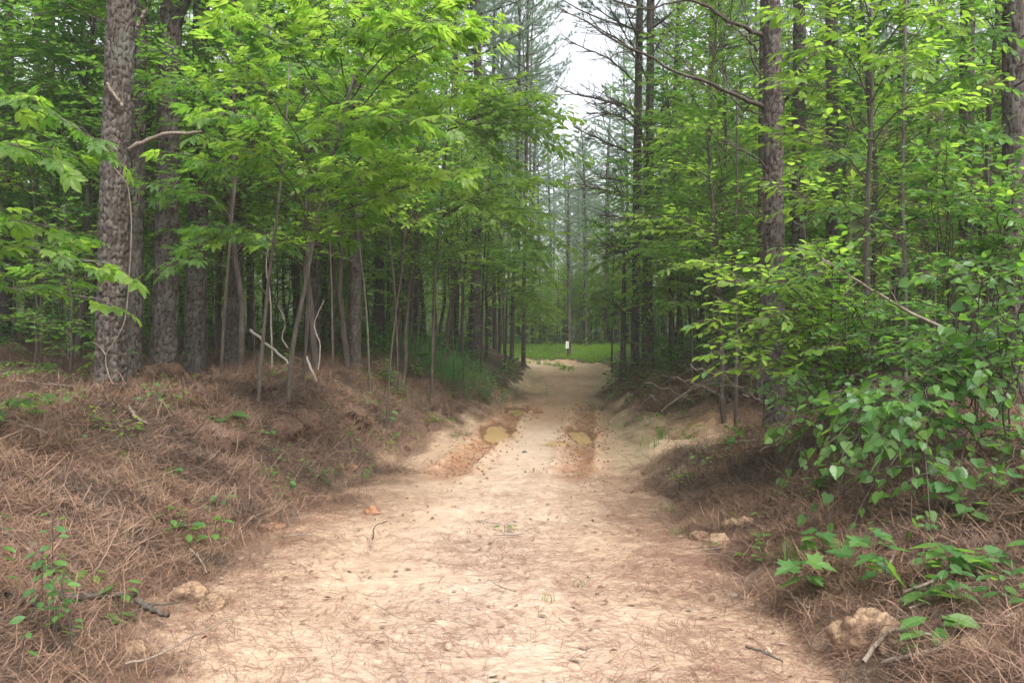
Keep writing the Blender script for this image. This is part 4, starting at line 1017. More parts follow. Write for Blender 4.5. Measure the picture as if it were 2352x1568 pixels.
leafy_plant("sweetgum_sapling", "brown stemmed sapling between the dark left pines, leaves spread at head height", "tree", b4, br, ["hick2"], .2, rh, np.vstack([b4, arc((512, 780, dD), (522, 640, dD), (540, 440, dD), (565, 250, dD), (580, 60, dD))]), (.026, .008), sub=9, subL=.4, per=5, r0=.007)
# small saplings with bare lower stems along the left bank
for (px, py, tops, rbase, lab) in ((886, 1000, [(896, 840), (912, 700), (930, 560), (925, 420)], .022, "thin sapling rising from the toe of the left bank before the overhang"), (1042, 880, [(1040, 760), (1030, 620), (1045, 480)], .022, "thin sapling right of the feathery green patch"),
                                    (998, 850, [(1004, 760), (1000, 660), (1015, 540)], .02, "slender sapling standing in the feathery green patch"), (692, 900, [(706, 760), (712, 600), (724, 440)], .026, "leaning sapling just right of the hickory stem"),
                                    (1028, 868, [(1040, 700), (1075, 520)], .018, "second slender sapling right of the feathery patch")):
    bb = rayg(px, py, 6); dd_1 = bb[1]; T = np.vstack([bb] + [W(a, c, dd_1) for a, c in tops]); top = tops[-1]
    br = []
    for q_ in range(6):
        a0 = tops[-2] if q_ < 3 else tops[-1]; ax = rh.uniform(-130, 150) * 10 / dd_1 * .8
        br.append(arc((a0[0], a0[1], dd_1), (a0[0] + ax * .5, a0[1] - 50, dd_1 - .3), (a0[0] + ax, a0[1] - 50 - rh.uniform(-20, 40), dd_1 - .5)))
    leafy_plant("young_sapling", lab, "sapling", bb, br, ["oval"], .11, rh, T, (rbase * .7, .006), sub=7, subL=.35, per=6, r0=.007, maxobj=120, mat=M_twig)

rt = np.random.default_rng(404)
for (px, d, nm_) in ((585, 12.5, "left of the leaning hickory"), (628, 14, "between the two grey stems, deeper in"), (700, 12, "two steps right of the hickory stem"), (765, 11.5, "left of the pine above the overhang"), (790, 16, "touching the pine above the overhang"), (850, 12.5, "right of the pine above the overhang"), (915, 14, "behind the thin bank sapling"),
                     (960, 18, "above the left end of the feathery patch"), (1065, 18, "above the right end of the feathery patch"), (475, 13, "between the two dark left pines"), (160, 13, "left of the nearest pine"), (95, 11, "near the left frame edge"), (1590, 15, "above the brush pile"), (1660, 13.5, "left of the big right pine"), (1870, 11.5, "between the two thinner right pines"), (1950, 10.5, "left of the beech stem"), (2140, 11, "left of the grey barked right pine"), (2270, 10.5, "right of the grey barked right pine")):
    bb = base_at(px, d); hh = rt.uniform(2.8, 5); lx, ly = rt.normal(0, .22, 2); T = np.array([bb, bb + [lx * .2, ly * .3, hh * .35], bb + [lx * .8, ly * .6, hh * .7], bb + [lx * 1.6, ly, hh]]); br = []
    for q_ in range(7):
        u_ = rt.uniform(.45, .98); p0 = smooth_path(T, 20)[int(u_ * 19)]; a_ = rt.uniform(0, 6.28); l_ = rt.uniform(.5, 1.0)
        br.append(np.array([p0, p0 + [math.cos(a_) * l_ * .5, math.sin(a_) * l_ * .5, .18], p0 + [math.cos(a_) * l_, math.sin(a_) * l_, .2]]))
    leafy_plant("thin_sapling", "thin bare stemmed sapling " + nm_, "sapling", bb, br, ["oval"], .11, rt, T, (.017, .006), sub=6, subL=.35, per=5, r0=.0065, maxobj=60, mat=M_twig if px % 2 else M_grey)

# right hand side
b5 = rayg(2000, 960, 4); dE = 8.2; b5 = np.array([(1996 - 1176) / F * dE, dE, 0]); b5[2] = hz1(b5[0], b5[1])
br = [arc((2000, 240, dE), (1960, 150, 8), (1900, 110, 7.6), (1850, 140, 7.3)), arc((2000, 200, dE), (1950, 90, 8), (1880, 40, 7.6), (1790, 30, 7.3)), arc((2005, 150, dE), (2060, 60, 8), (2110, 40, 7.6), (2170, 60, 7.3)),
      arc((2000, 240, dE), (2040, 150, 7.8), (2060, 130, 7.3), (2090, 150, 7)), arc((1995, 330, dE), (1930, 250, 7.9), (1870, 190, 7.5), (1810, 190, 7.2)), arc((1998, 120, dE), (1990, 20, 8), (1960, -30, 7.6), (1910, -40, 7.3)),
      arc((1995, 330, dE), (2060, 260, 7.9), (2130, 240, 7.5), (2200, 230, 7.2)), arc((1995, 420, dE), (1930, 350, 7.9), (1850, 330, 7.6), (1780, 300, 7.4)), arc((1998, 60, dE), (2040, -30, 7.8), (2100, -60, 7.5), (2200, -60, 7.2)),
      arc((1992, 520, dE), (1930, 470, 7.9), (1860, 460, 7.6), (1800, 430, 7.4)), arc((1992, 500, dE), (2060, 420, 7.9), (2120, 400, 7.6), (2180, 420, 7.4))]
leafy_plant("beech_tree", "thin grey stemmed beech right of the big pine, bright sprays at the top", "tree", b5, br, ["oval"], .12, rh, np.vstack([b5, arc((1992, 700, dE), (1990, 500, dE), (2000, 240, dE), (1998, 60, dE), (2002, -200, dE))]), (.035, .012), sub=16, subL=.42, per=9, r0=.009, mat=M_grey)
dE2 = 9.5; b6 = np.array([(2078 - 1176) / F * dE2, dE2, 0]); b6[2] = hz1(b6[0], b6[1])
br = [arc((2075, 300, dE2), (2130, 210, 9.2), (2200, 180, 9), (2280, 190, 8.7)), arc((2072, 400, dE2), (2140, 330, 9.2), (2210, 310, 9), (2290, 320, 8.7)), arc((2072, 450, dE2), (2010, 380, 9.2), (1960, 360, 9), (1890, 370, 8.7)), arc((2075, 220, dE2), (2150, 110, 9.2), (2240, 80, 9), (2320, 90, 8.7)),
      arc((2072, 560, dE2), (2010, 500, 9.2), (1950, 480, 9), (1880, 500, 8.7)), arc((2072, 560, dE2), (2140, 500, 9.2), (2200, 490, 9), (2290, 500, 8.7)), arc((2075, 120, dE2), (2150, 20, 9.2), (2250, 0, 9), (2330, -10, 8.7))]
leafy_plant("beech_tree", "second thin grey stem behind the bright beech, darker leaves", "tree", b6, br, ["ovald", "oval"], .12, rh, np.vstack([b6, arc((2080, 700, dE2), (2072, 450, dE2), (2075, 200, dE2), (2080, -100, dE2))]), (.03, .012), sub=16, subL=.45, per=9, r0=.009, mat=M_grey)
dS = 11.5; b7 = np.array([(1690 - 1176) / F * dS, dS, 0]); b7[2] = hz1(b7[0], b7[1])
br = [arc((1690, 600, dS), (1640, 540, 11), (1560, 500, 10.5), (1450, 500, 10)), arc((1690, 600, dS), (1630, 560, 11), (1570, 530, 10.6), (1500, 525, 10.3)), arc((1690, 500, dS), (1640, 420, 11), (1590, 390, 10.6), (1530, 400, 10.3)), arc((1690, 380, dS), (1640, 310, 11), (1600, 290, 10.6), (1540, 310, 10.3)),
      arc((1690, 660, dS), (1640, 620, 11), (1600, 600, 10.6), (1560, 610, 10.3)), arc((1690, 300, dS), (1730, 220, 11), (1790, 190, 10.6), (1830, 210, 10.3)), arc((1690, 450, dS), (1740, 400, 11), (1800, 380, 10.6), (1840, 390, 10.3))]
leafy_plant("understorey_tree", "small tree beside the big right pine, one bright bough over the track", "tree", b7, br, ["oval"], .12, rh, np.vstack([b7, arc((1692, 750, dS), (1688, 600, dS), (1692, 400, dS), (1690, 200, dS))]), (.03, .01), sub=12, subL=.45, per=8, r0=.009)

for (bx, dT, tr, tips, lab, ls_) in (
    (990, 15.0, [(1000, 640), (1015, 450), (1035, 250), (1050, 60)], [(1305, 268), (1290, 345), (1240, 250), (1265, 420), (1180, 300), (1160, 400), (1200, 500), (1100, 480), (1130, 230), (1230, 215), (1120, 350), (1250, 300)], "bright leafy tree on the left bank, boughs reaching farthest over the track", .15),
    (1105, 21.0, [(1110, 640), (1120, 480), (1130, 330)], [(1290, 560), (1265, 650), (1240, 700), (1250, 490), (1200, 420), (1190, 620), (1150, 520), (1225, 560), (1245, 610)], "yellow green tree at head height halfway along the left bank", .16),
    (1160, 26.0, [(1165, 680), (1172, 560), (1176, 440)], [(1262, 640), (1258, 720), (1240, 580), (1235, 745), (1210, 520), (1215, 690)], "low leafy tree by the inside of the far bend", .17),
    (1560, 17.5, [(1556, 620), (1550, 450), (1552, 300)], [(1480, 640), (1500, 700), (1510, 560), (1475, 580), (1520, 470), (1600, 350), (1620, 430), (1640, 520), (1530, 400)], "leafy tree right behind the tall pine pair", .15),
    (1405, 27.0, [(1408, 640), (1410, 560)], [(1370, 570), (1365, 640), (1372, 700), (1430, 560), (1440, 640), (1400, 520), (1385, 740)], "round leafed small tree left of the tall pine pair at the bend", .18)):
    bT = base_at(bx, dT); TT = np.vstack([bT] + [W(a, c, dT) for a, c in tr]); brs = []
    for k_, (tx, ty) in enumerate(tips):
        st_ = tr[min(len(tr) - 1, int(np.argmin([abs((c + 60) - ty) for a, c in tr])))]; sy = st_[1] + 50
        brs.append(arc((st_[0], sy, dT), ((st_[0] * 2 + tx) / 3, (sy * 2 + ty) / 3 - 30, dT - .3), ((st_[0] + 2 * tx) / 3, (sy + 2 * ty) / 3 - 25, dT - .7), (tx, ty, dT - 1)))
    leafy_plant("understorey_tree", lab, "tree", bT, brs, ["oval"], ls_ * 1.1, rh, TT, (.032, .01), sub=19, subL=.75, per=9, r0=.012, maxobj=220, mat=M_twig)

# the vine tangle on the right bank: three shrubs of arching shoots
def shoots(n, bx, tip, rng, d0, d1):
    out = []
    for i in range(n):
        x0 = rng.uniform(*bx[0]); y0 = rng.uniform(*bx[1]); dd0 = rng.uniform(*d0); tx = rng.uniform(*tip[0]); ty = rng.uniform(*tip[1]); dd1 = rng.uniform(*d1)
        mx = (x0 + tx) / 2 + rng.uniform(-60, 60); my = min(y0, ty) * .5 + (y0 + ty) * .25 - rng.uniform(0, 70)
        out.append(arc((x0, y0, dd0), (mx, my, (dd0 + dd1) / 2), (tx, ty, dd1)))
    return out
rv = np.random.default_rng(77)
leafy_plant("grape_vine", "tangle of wild grape leaves spilling down the right bank toward the track", "vine", base_at(2110, 5.6), shoots(16, ((2000, 2250), (850, 1000)), ((1900, 2200), (930, 1210)), rv, (5.4, 6.2), (4.7, 5.4)) + shoots(6, ((2050, 2200), (800, 950)), ((2080, 2300), (780, 900)), rv, (5.4, 6.2), (4.9, 5.6)),
            ["heart", "heart2", "heart"], .078, rv, sub=9, subL=.3, per=3, droop=.55, r0=.006, maxobj=300, tilt=.45)
leafy_plant("grape_vine", "wild grape leaves massed at the right frame edge above the bank", "vine", base_at(2330, 5.8), shoots(22, ((2200, 2420), (850, 1050)), ((2080, 2400), (620, 1100)), rv, (5.4, 6.4), (4.9, 5.8)),
            ["heart", "heart2"], .08, rv, sub=9, subL=.32, per=3, droop=.5, r0=.006, maxobj=300, tilt=.45)
leafy_plant("leafy_shrub", "arching shrub with pale oval leaves in front of the big right pine", "shrub", base_at(1960, 7.0), shoots(24, ((1880, 2010), (850, 1000)), ((1620, 1920), (570, 860)), rv, (6.8, 7.4), (6.0, 7.2)),
            ["oval", "ovald"], .092, rv, sub=11, subL=.3, per=6, droop=.25, r0=.006, maxobj=300)
leafy_plant("leafy_shrub", "dense blue green shrub between the big right pine and the grape vines", "shrub", base_at(2080, 7.2), shoots(28, ((1950, 2200), (850, 1000)), ((1780, 2340), (540, 900)), rv, (6.6, 7.6), (6.0, 7.0)),
            ["ovald", "oval"], .085, rv, sub=11, subL=.32, per=6, droop=.25, r0=.006, maxobj=300)
leafy_plant("leafy_shrub", "upright shrub with blue green leaves before the right edge pine", "shrub", base_at(2250, 7.6), shoots(24, ((2150, 2400), (850, 960)), ((2120, 2400), (330, 620)), rv, (7.2, 8), (6.4, 7.4)),
            ["ovald", "oval"], .095, rv, sub=11, subL=.34, per=6, droop=.25, r0=.007, maxobj=300)
leafy_plant("leafy_shrub", "low leafy shoots round the foot of the big right pine", "shrub", base_at(1850, 8.4), shoots(9, ((1790, 1900), (950, 1000)), ((1780, 1960), (850, 960)), rv, (8.2, 8.8), (7.6, 8.4)),
            ["ovald", "heart"], .085, rv, sub=6, subL=.25, per=4, droop=.3, r0=.005, maxobj=160)
leafy_plant("grape_vine", "looser vine leaves between the foot of the big right pine and the main tangle", "vine", base_at(1900, 7.0), shoots(12, ((1860, 2020), (860, 980)), ((1790, 2000), (900, 1100)), rv, (6.6, 7.2), (5.8, 6.8)),
            ["heart", "heart2", "ovald"], .085, rv, sub=6, subL=.3, per=3, droop=.5, r0=.005, maxobj=220, tilt=.45)
# bare sticks leaning through the tangle
def stick(pts, r0, r1, label, mat=M_dead, name="fallen_branch", sub=3, Lt=.3, cat="branch", n=14, rng=rh, ground=False, lift=.09):
    if ground: P = np.array([rayg(*p) + [0, 0, lift] for p in pts])
    else: P = np.array([W(*p) for p in pts])
    P = smooth_path(P, n)
    if ground: P[:, 2] = np.maximum(P[:, 2], hgt(P[:, 0], P[:, 1]) + r0 * .4 + lift * .6)
    o0 = P[0].copy(); P = P - o0; P[1:-1] += rng.normal(0, r0 * .35, (n - 2, 3))
    mb = MB(); tube(mb, P, np.linspace(r0, r1, n), 7)
    r = link(name, mb.mesh(name, mat), loc=tuple(o0)); tag(r, label, cat)
    if sub:
        m2 = MB(); side_twigs(m2, P, sub, rng, Lt, r=r1 * .8, depth=0)
        V = np.concatenate(m2.v); 
        link("side_twig", m2.mesh("side_twig", mat), r); r.children[0]['kind'] = 'stuff'
    return r
stick([(2180, 760, 6.2), (2060, 700, 6.2), (1960, 640, 6.1), (1885, 592, 6.0)], .014, .006, "long dead branch slanting through the shrubs right of the big pine", sub=6)
stick([(2215, 440, 8.2), (2160, 405, 8.1), (2108, 390, 8.0)], .016, .01, "dark dead branch pointing left before the grey barked right pine", sub=1, mat=M_twig)
stick([(2318, 930, 5.6), (2300, 860, 5.6), (2312, 780, 5.5), (2308, 760, 5.5)], .009, .006, "pale crooked stem standing at the right edge of the vines", sub=2)
stick([(2085, 1105, 5.4), (2170, 1085, 5.6), (2270, 1010, 5.8)], .012, .006, "pale bough half hidden under the grape leaves", sub=2)

# ------------------------------------------------------------------ seedlings and small plants one can point at
def seedling(px, py, label, kind="ovald", n=8, h=.22, size=.07, cat="seedling", stems=1, spread=.12, name="seedling", mat=M_twig, seed=0):
    rs_ = np.random.default_rng(int(px * 7 + py + seed)); b = rayg(px, py)
    b = b + [0, 0, .02]; h *= 1.35; root = thing(name, label, cat, tuple(b)); mb = MB()
    for s_i in range(stems):
        ox, oy = rs_.normal(0, spread, 2) if stems > 1 else (0, 0)
        oz = hz1(b[0] + ox, b[1] + oy) - b[2]; hh = h * rs_.uniform(.6, 1.1); lx, ly = rs_.normal(0, .25, 2) * hh
        P = smooth_path([(ox, oy, oz - .01), (ox + lx * .4, oy + ly * .4, oz + hh * .55), (ox + lx, oy + ly, oz + hh)], 7)
        tube(mb, P, np.linspace(.003, .0012, 7), 4)
        m = max(2, n // stems)
        for j in range(m):
            u_ = .3 + .7 * (j + 1) / m; k = min(int(u_ * 6), 5); p = P[k] + (P[k + 1] - P[k]) * (u_ * 6 - k); a = j * 2.4 + rs_.uniform(0, .8)
            d = np.array([math.cos(a), math.sin(a), .05 + rs_.normal(0, .15)]); pl = size * .35
            tube(mb, np.array([p, p + d * pl]), [.0012, .0008], 3)
            o = link("leaf", LM[kind], root); o.matrix_local = leaf_matrix(p + d * pl, d + np.array([0, 0, -.25]), np.array([0, 0, 1.0]) + rs_.normal(0, .25, 3), size * rs_.uniform(.6, 1.15))
    link("stem", mb.mesh("stem", mat), root); return root
for a in ((415, 1262, "leafy seedling halfway down the left bank above the broken clay lump", "ovald", 14, .26, .085, 3), (478, 1192, "small seedling above the leafy one on the left bank", "ovald", 9, .2, .06, 2),
          (268, 1400, "five leaved seedling lying flat over the dark log piece", "ovald", 6, .12, .085, 1), (278, 1440, "tiny star leaved seedling below the dark log piece", "maple", 4, .07, .06, 1),
          (100, 1352, "seedling with round leaves beside the thick stick at the left edge", "ovald", 6, .16, .08, 1), (206, 1345, "yellowish seedling at the end of the thick left stick", "oval", 5, .12, .07, 1),
          (60, 1480, "tall chain of small green leaves in the lower left corner", "ovald", 34, .5, .05, 4), (88, 1560, "trailing leaves at the bottom of the lower left corner", "ovald", 22, .35, .045, 4),
          (506, 985, "pale three lobed seedling on top of the left bank", "maple", 4, .14, .17, 1), (345, 945, "patch of light green seedlings right of the nearest pine foot", "ovald", 26, .2, .06, 6), (412, 945, "low seedling patch between the nearest pine and the saplings", "oval", 14, .18, .06, 4),
          (218, 900, "leafy shoot against the left side of the nearest pine foot", "hick2", 5, .5, .16, 1), (180, 945, "blue green seedling left of the nearest pine foot", "ovald", 6, .12, .1, 1), (265, 1040, "row of small leaves on the left bank brow", "oval", 22, .14, .055, 5),
          (400, 1110, "small bright seedling in the straw of the left bank", "maple", 5, .12, .06, 1), (640, 1125, "creeping green patch low on the left bank", "ovald", 36, .14, .05, 9), (655, 1075, "creeping green leaves just under the left bank brow", "ovald", 22, .14, .05, 6),
          (740, 1105, "green seedling at the toe of the left bank near orange clay", "ovald", 12, .16, .06, 3), (850, 960, "leafy shoots hanging beside the straw overhang", "ovald", 14, .3, .08, 3), (820, 1090, "green tuft beside the orange clay lumps on the left", "ovald", 12, .14, .05, 3),
          (1160, 1222, "single round leaf seedling in the middle of the track", "ovald", 2, .06, .07, 1), (60, 950, "low leafy seedling near the left edge under the trees", "hick2", 5, .2, .18, 1), (20, 985, "seedling cut by the left frame edge", "hick2", 4, .16, .18, 1),
          (1935, 1385, "big maple seedling with pale lobed leaves at the foot of the right bank", "maple", 12, .28, .105, 3), (1900, 1300, "yellow green lobed leaf spray left of the big maple seedling", "maple", 5, .24, .09, 1), (2020, 1310, "upright lobed leaf right of the big maple seedling", "maple", 3, .22, .085, 1),
          (2110, 1350, "heart leaved seedling right of the big maple seedling", "heart", 8, .18, .08, 2), (2190, 1335, "pair of round toothed leaves beside the leaning stick", "heart", 5, .18, .085, 1), (2195, 1420, "stack of small green leaves below the leaning stick", "ovald", 10, .2, .07, 1),
          (2130, 1405, "small seedling beside a fallen yellow leaf", "heart", 4, .1, .1, 1), (2250, 1260, "sprawling vine leaves low at the right edge", "heart", 14, .24, .075, 3), (2060, 1220, "seedlings in the straw under the grape tangle", "ovald", 20, .16, .05, 5),
          (2290, 1190, "loose leaves of a creeper right of the grape tangle", "ovald", 16, .25, .06, 3), (1905, 1150, "heart leaved seedling on the brow of the right bank", "heart", 5, .2, .08, 1), (1875, 1170, "small drooping seedling left of the heart leaved one", "ovald", 7, .16, .06, 1),
          (2140, 1540, "pale round leaves on the clay in the lower right corner", "ovald", 8, .22, .09, 1), (2290, 1440, "dark leaved seedlings near the right edge above the clay mound", "ovald", 14, .2, .06, 3), (2230, 1400, "small star leaved seedling near the right edge", "heart", 6, .16, .08, 2),
          (1640, 1090, "low green plants at the left toe of the right bank", "ovald", 22, .2, .055, 6), (1580, 1120, "sparse green shoots where the track meets the right bank", "oval", 14, .16, .045, 5), (1660, 1062, "seedling beside the stick on the right shoulder", "heart", 7, .2, .07, 2),
          (960, 880, "leafy weeds below the feathery green patch", "oval", 22, .3, .09, 6), (1130, 905, "weeds above the cut bank left of the track", "oval", 22, .3, .09, 6), (905, 905, "low weeds left of the feathery green patch", "ovald", 24, .35, .1, 6),
          (1395, 910, "green weeds at the start of the right bank", "ovald", 26, .35, .1, 8), (1425, 870, "leafy weeds at the foot of the tall pine pair", "oval", 30, .45, .12, 8)):
    seedling(a[0], a[1], a[2], a[3], int(a[4] * 1.6), a[5], a[6] * 1.4, stems=a[7])

def grass_tuft_mesh(seed, n, h, wd, mat=M_grass, lean=.5, rad=.04):
    g_ = np.random.default_rng(seed); mb = MB()
    for i in range(n):
        a = g_.uniform(0, 6.28); L = h * g_.uniform(.45, 1.1); ln = g_.uniform(.1, lean); b0 = np.array([*(g_.normal(0, rad, 2)), 0])
        t = np.linspace(0, 1, 5); d = np.array([math.cos(a), math.sin(a), 0]); P = b0 + np.outer(t ** 1.8 * L * ln, d) + np.outer(t * L * (1 - .25 * ln * t), [0, 0, 1])
        s_ = np.array([-math.sin(a), math.cos(a), 0]); ww = wd * np.array([.7, 1, .9, .6, .05])[:, None]
        V = np.concatenate([P + s_ * ww, P - s_ * ww]); mb.add(V, f4=[(k, k + 1, k + 6, k + 5) for k in range(4)])
    return mb.mesh("grass_tuft", mat, smooth=False)
GT = [grass_tuft_mesh(1, 26, .30, .0045), grass_tuft_mesh(2, 16, .16, .003), grass_tuft_mesh(3, 30, .42, .005, lean=.6, rad=.07)]
def grass(px, py, k, sc, label):
    b = rayg(px, py); o = link("grass_tuft", GT[k], loc=tuple(b)); o.scale = (sc, sc, sc); tag(o, label, "grass"); return o
for a in ((1828, 1330, 0, .9, "bright upright grass tuft on the foot of the right bank"), (1800, 1300, 1, 1.2, "smaller grass tuft left of the bright upright one"), (1500, 1030, 1, 1.6, "thin grass tuft on the right shoulder beyond the ruts"), (1520, 1010, 0, .8, "taller thin grass on the right shoulder"),
          (1265, 1385, 1, .5, "sparse grass blades in the middle of the track"), (1335, 1350, 1, .5, "few grass blades right of the middle of the track"), (1070, 1000, 1, 1.1, "green grass tuft left of the puddle"), (1048, 1008, 1, .9, "small grass tuft at the left ditch edge"),
          (895, 900, 0, 1.3, "green grass clump left of the thin bank sapling"), (925, 905, 0, 1.2, "green grass clump behind the thin bank sapling"), (1110, 885, 2, 1.2, "dense grass clump on the left cut bank"), (1380, 945, 1, 1.6, "mossy grass spot where the right bank starts"), (1540, 1180, 1, .9, "faint grass fringe at the right edge of the track"), (1565, 1230, 1, .8, "faint grass fringe nearer along the right track edge")):
    grass(*a)

# feathery green patch on the left bank
mbf = MB(); gf = np.random.default_rng(3)
bF = rayg(1005, 868, 8)
for i in range(330):
    ox, oy = gf.normal(0, .62), gf.normal(0, .7); oz = hz1(bF[0] + ox, bF[1] + oy) - bF[2]; hh = gf.uniform(.35, .85)
    lx, ly = gf.normal(.06, .12, 2); P = np.array([(ox, oy, oz), (ox + lx * .5, oy + ly * .5, oz + hh * .5), (ox + lx * 1.6, oy + ly * 1.6, oz + hh)])
    tube(mbf, P, [.003, .002, .001], 3)
    t_ = gf.uniform(.15, 1, 34); c_ = P[0] + (P[2] - P[0]) * t_[:, None]; a_ = gf.uniform(0, 6.28, 34)
    d_ = np.stack([np.cos(a_), np.sin(a_), gf.uniform(.3, 1.4, 34)], -1); d_ /= np.linalg.norm(d_, axis=1, keepdims=True); s3 = np.stack([-np.sin(a_), np.cos(a_), 0 * a_], -1)
    Lf = gf.uniform(.05, .1, (34, 1)); V = np.stack([c_ + s3 * .004, c_ - s3 * .004, c_ + d_ * Lf], 1).reshape(-1, 3); mbf.add(V, f3=np.arange(102).reshape(-1, 3))
o = link("feathery_weed_patch", mbf.mesh("feathery_weed_patch", M_fennel, smooth=False), loc=tuple(bF)); tag(o, "patch of feathery bright green weeds on the left bank", "weeds")

# ------------------------------------------------------------------ ground cover, bend grass, far undergrowth
def herb_mesh(seed, n, size, h, mat, t=OV):
    g_ = np.random.default_rng(seed); p = np.stack([g_.normal(0, .09, n), g_.normal(0, .09, n), g_.uniform(.02, h, n)], -1); a = g_.uniform(0, 6.28, n)
    d = np.stack([np.cos(a), np.sin(a), g_.normal(0, .2, n)], -1); mb = MB(); place_leaves(mb, t, p, d, size * g_.uniform(.6, 1.2, n), g_, .4); return mb.mesh("herb", mat, smooth=False)
HB = [herb_mesh(1, 14, .05, .08, M_leafy), herb_mesh(2, 18, .06, .14, M_leaf), herb_mesh(3, 10, .045, .05, M_vine), herb_mesh(4, 26, .09, .3, M_leaf, lf_long(.25)), herb_mesh(5, 26, .10, .4, M_leafd, lf_long(.25))]
x, y, dd_ = ground_pts(2600, 4, 20, 1.1, lambda x, y, d: (d > .1) * sstep(.5, .8, vnoise(x * 1.1, y * 1.1, 91)) * (.3 + .7 * sstep(6, 14, y)), g)
z = hgt(x, y); n_ = len(x); sc = g.uniform(.6, 1.3, n_) * (1 + .04 * y)
gn_scatter("seedling_cover", np.stack([x, y, z], -1), np.stack([0 * x, 0 * x, g.uniform(0, 6.28, n_)], -1), np.repeat(sc[:, None], 3, 1), g.integers(0, 3, n_), HB[:3], "scattered tiny green seedlings in the straw")
x, y, dd_ = ground_pts(5200, 15, 60, .9, lambda x, y, d: (d > .35) * ~((y > 29) & (y < 40) & (x > -4) & (x < 2.2 + .45 * (y - 29))) * sstep(.25, .6, vnoise(x * .7, y * .7, 92)), g)
z = hgt(x, y); n_ = len(x); sc = g.uniform(.9, 1.9, n_)
gn_scatter("undergrowth", np.stack([x, y, z], -1), np.stack([0 * x, 0 * x, g.uniform(0, 6.28, n_)], -1), np.repeat(sc[:, None], 3, 1), g.integers(0, 3, n_), HB[2:], "low green undergrowth on the wood floor behind the first trees")
x, y, dd_ = ground_pts(420, 17, 62, .7, lambda x, y, d: (d > 2.2) * 1.0, g)
z = hgt(x, y); n_ = len(x); sc = g.uniform(.8, 1.7, n_)
SJ = [joined("far_shrub_%d" % i, [SV[i]['trunk'], SV[i]['crown']], [M_twig, SV[i]['crown'].materials[0]]) for i in range(3)]
x2 = g.uniform(-1, 1, 330); y2 = g.uniform(60, 96, 330); x2 = x2 * y2 * .7; x = np.concatenate([x, x2]); y = np.concatenate([y, y2]); sc = np.concatenate([sc, g.uniform(1.8, 3.2, 330)]); z = hgt(x, y); n_ = len(x)
gn_scatter("far_thicket", np.stack([x, y, z - .03], -1), np.stack([0 * x, 0 * x, g.uniform(0, 6.28, n_)], -1), np.repeat(sc[:, None], 3, 1), g.integers(0, 3, n_), SJ, "leafy thicket filling the gaps between far trunks")
# bright grass on the bank outside the bend, a little on the crown of the far track
gx = g.uniform(-.5, 7.5, 9500); gy = g.uniform(29.5, 42, 9500); s, hw, *_r = road_info(gx, gy); dg = np.abs(s) - hw
k = ((s > 0) & (dg > .55) & (dg < 5) & (gx < 2.2 + .45 * (gy - 29))) | ((np.abs(s) < .25) & (gy > 29) & (g.uniform(0, 1, 9500) < .15)); x, y = gx[k], gy[k]; z = hgt(x, y); n_ = len(x)
gn_scatter("bend_grass", np.stack([x, y, z - .01], -1), np.stack([0 * x, 0 * x, g.uniform(0, 6.28, n_)], -1), np.repeat(g.uniform(.35, .8, n_)[:, None], 3, 1), g.integers(0, 3, n_), [grass_tuft_mesh(11, 26, .3, .006, M_leafy), grass_tuft_mesh(12, 20, .2, .006, M_leafy), grass_tuft_mesh(13, 26, .38, .006, M_leafy, lean=.7, rad=.08)], "bright green grass on the outer bank of the bend")
# dry leaves and bark chips
mbd = MB(); x, y, dd_ = ground_pts(2000, 2.8, 12, 1.2, lambda x, y, d: 1.0 + 0 * x, g); z = hgt(x, y); a = g.uniform(0, 6.28, len(x))
place_leaves(mbd, OV, np.stack([x, y, z + .012], -1), np.stack([np.cos(a), np.sin(a), g.normal(0, .25, len(x))], -1), g.uniform(.015, .06, len(x)) * (1 if True else 0), g, .5)
tag(link("dead_leaves", mbd.mesh("dead_leaves", M_deadleaf, smooth=False)), "dry curled leaves and bark flakes strewn over the ground", kind='stuff')
mbt = MB(); x, y, dd_ = ground_pts(1000, 2.8, 14, 1.2, lambda x, y, d: (d > -.2) * .6 + .08, g)
for xx, yy in zip(x, y):
    a = g.uniform(0, 6.28); L_t = g.uniform(.06, .35); P = np.array([(xx + math.cos(a) * L_t * t_ + g.normal(0, .01), yy + math.sin(a) * L_t * t_ + g.normal(0, .01), 0) for t_ in (-.5, -.1, .2, .5)])
    P[:, 2] = hgt(P[:, 0], P[:, 1]) + g.uniform(.02, .06); r_ = g.uniform(.0018, .005); tube(mbt, P, [r_, r_, r_ * .8, r_ * .5], 4)
tag(link("twig_litter", mbt.mesh("twig_litter", M_dead)), "small broken twigs strewn through the pine straw", kind='stuff')
# needles caught in the branches of the right thicket
def hang_mesh(seed):
    g_ = np.random.default_rng(seed); n = 70; c = np.stack([g_.normal(0, .09, n), g_.normal(0, .04, n), g_.normal(0, .05, n)], -1); d = np.stack([g_.normal(0, .22, n), g_.normal(0, .22, n), -np.ones(n)], -1)
    L = .2 * g_.uniform(.6, 1.2, (n, 1)); s_ = np.cross(d, g_.normal(0, 1, (n, 3))); s_ /= np.linalg.norm(s_, axis=1, keepdims=True)
    V = np.stack([c + s_ * .0018, c - s_ * .0018, c + d * L], 1).reshape(-1, 3); mb = MB(); mb.add(V, f3=np.arange(3 * n).reshape(-1, 3)); return mb.mesh("caught", M_strawdk, smooth=False)
gh = np.random.default_rng(8); pp_ = []
for i in range(70):
    px, py, d = gh.choice([1900, 2010, 2080, 2150, 2200, 2290]) + gh.normal(0, 45), gh.uniform(150, 700), gh.uniform(7.6, 11); pp_.append(W(px, py, d))
pp_ = np.array(pp_); n_ = len(pp_)
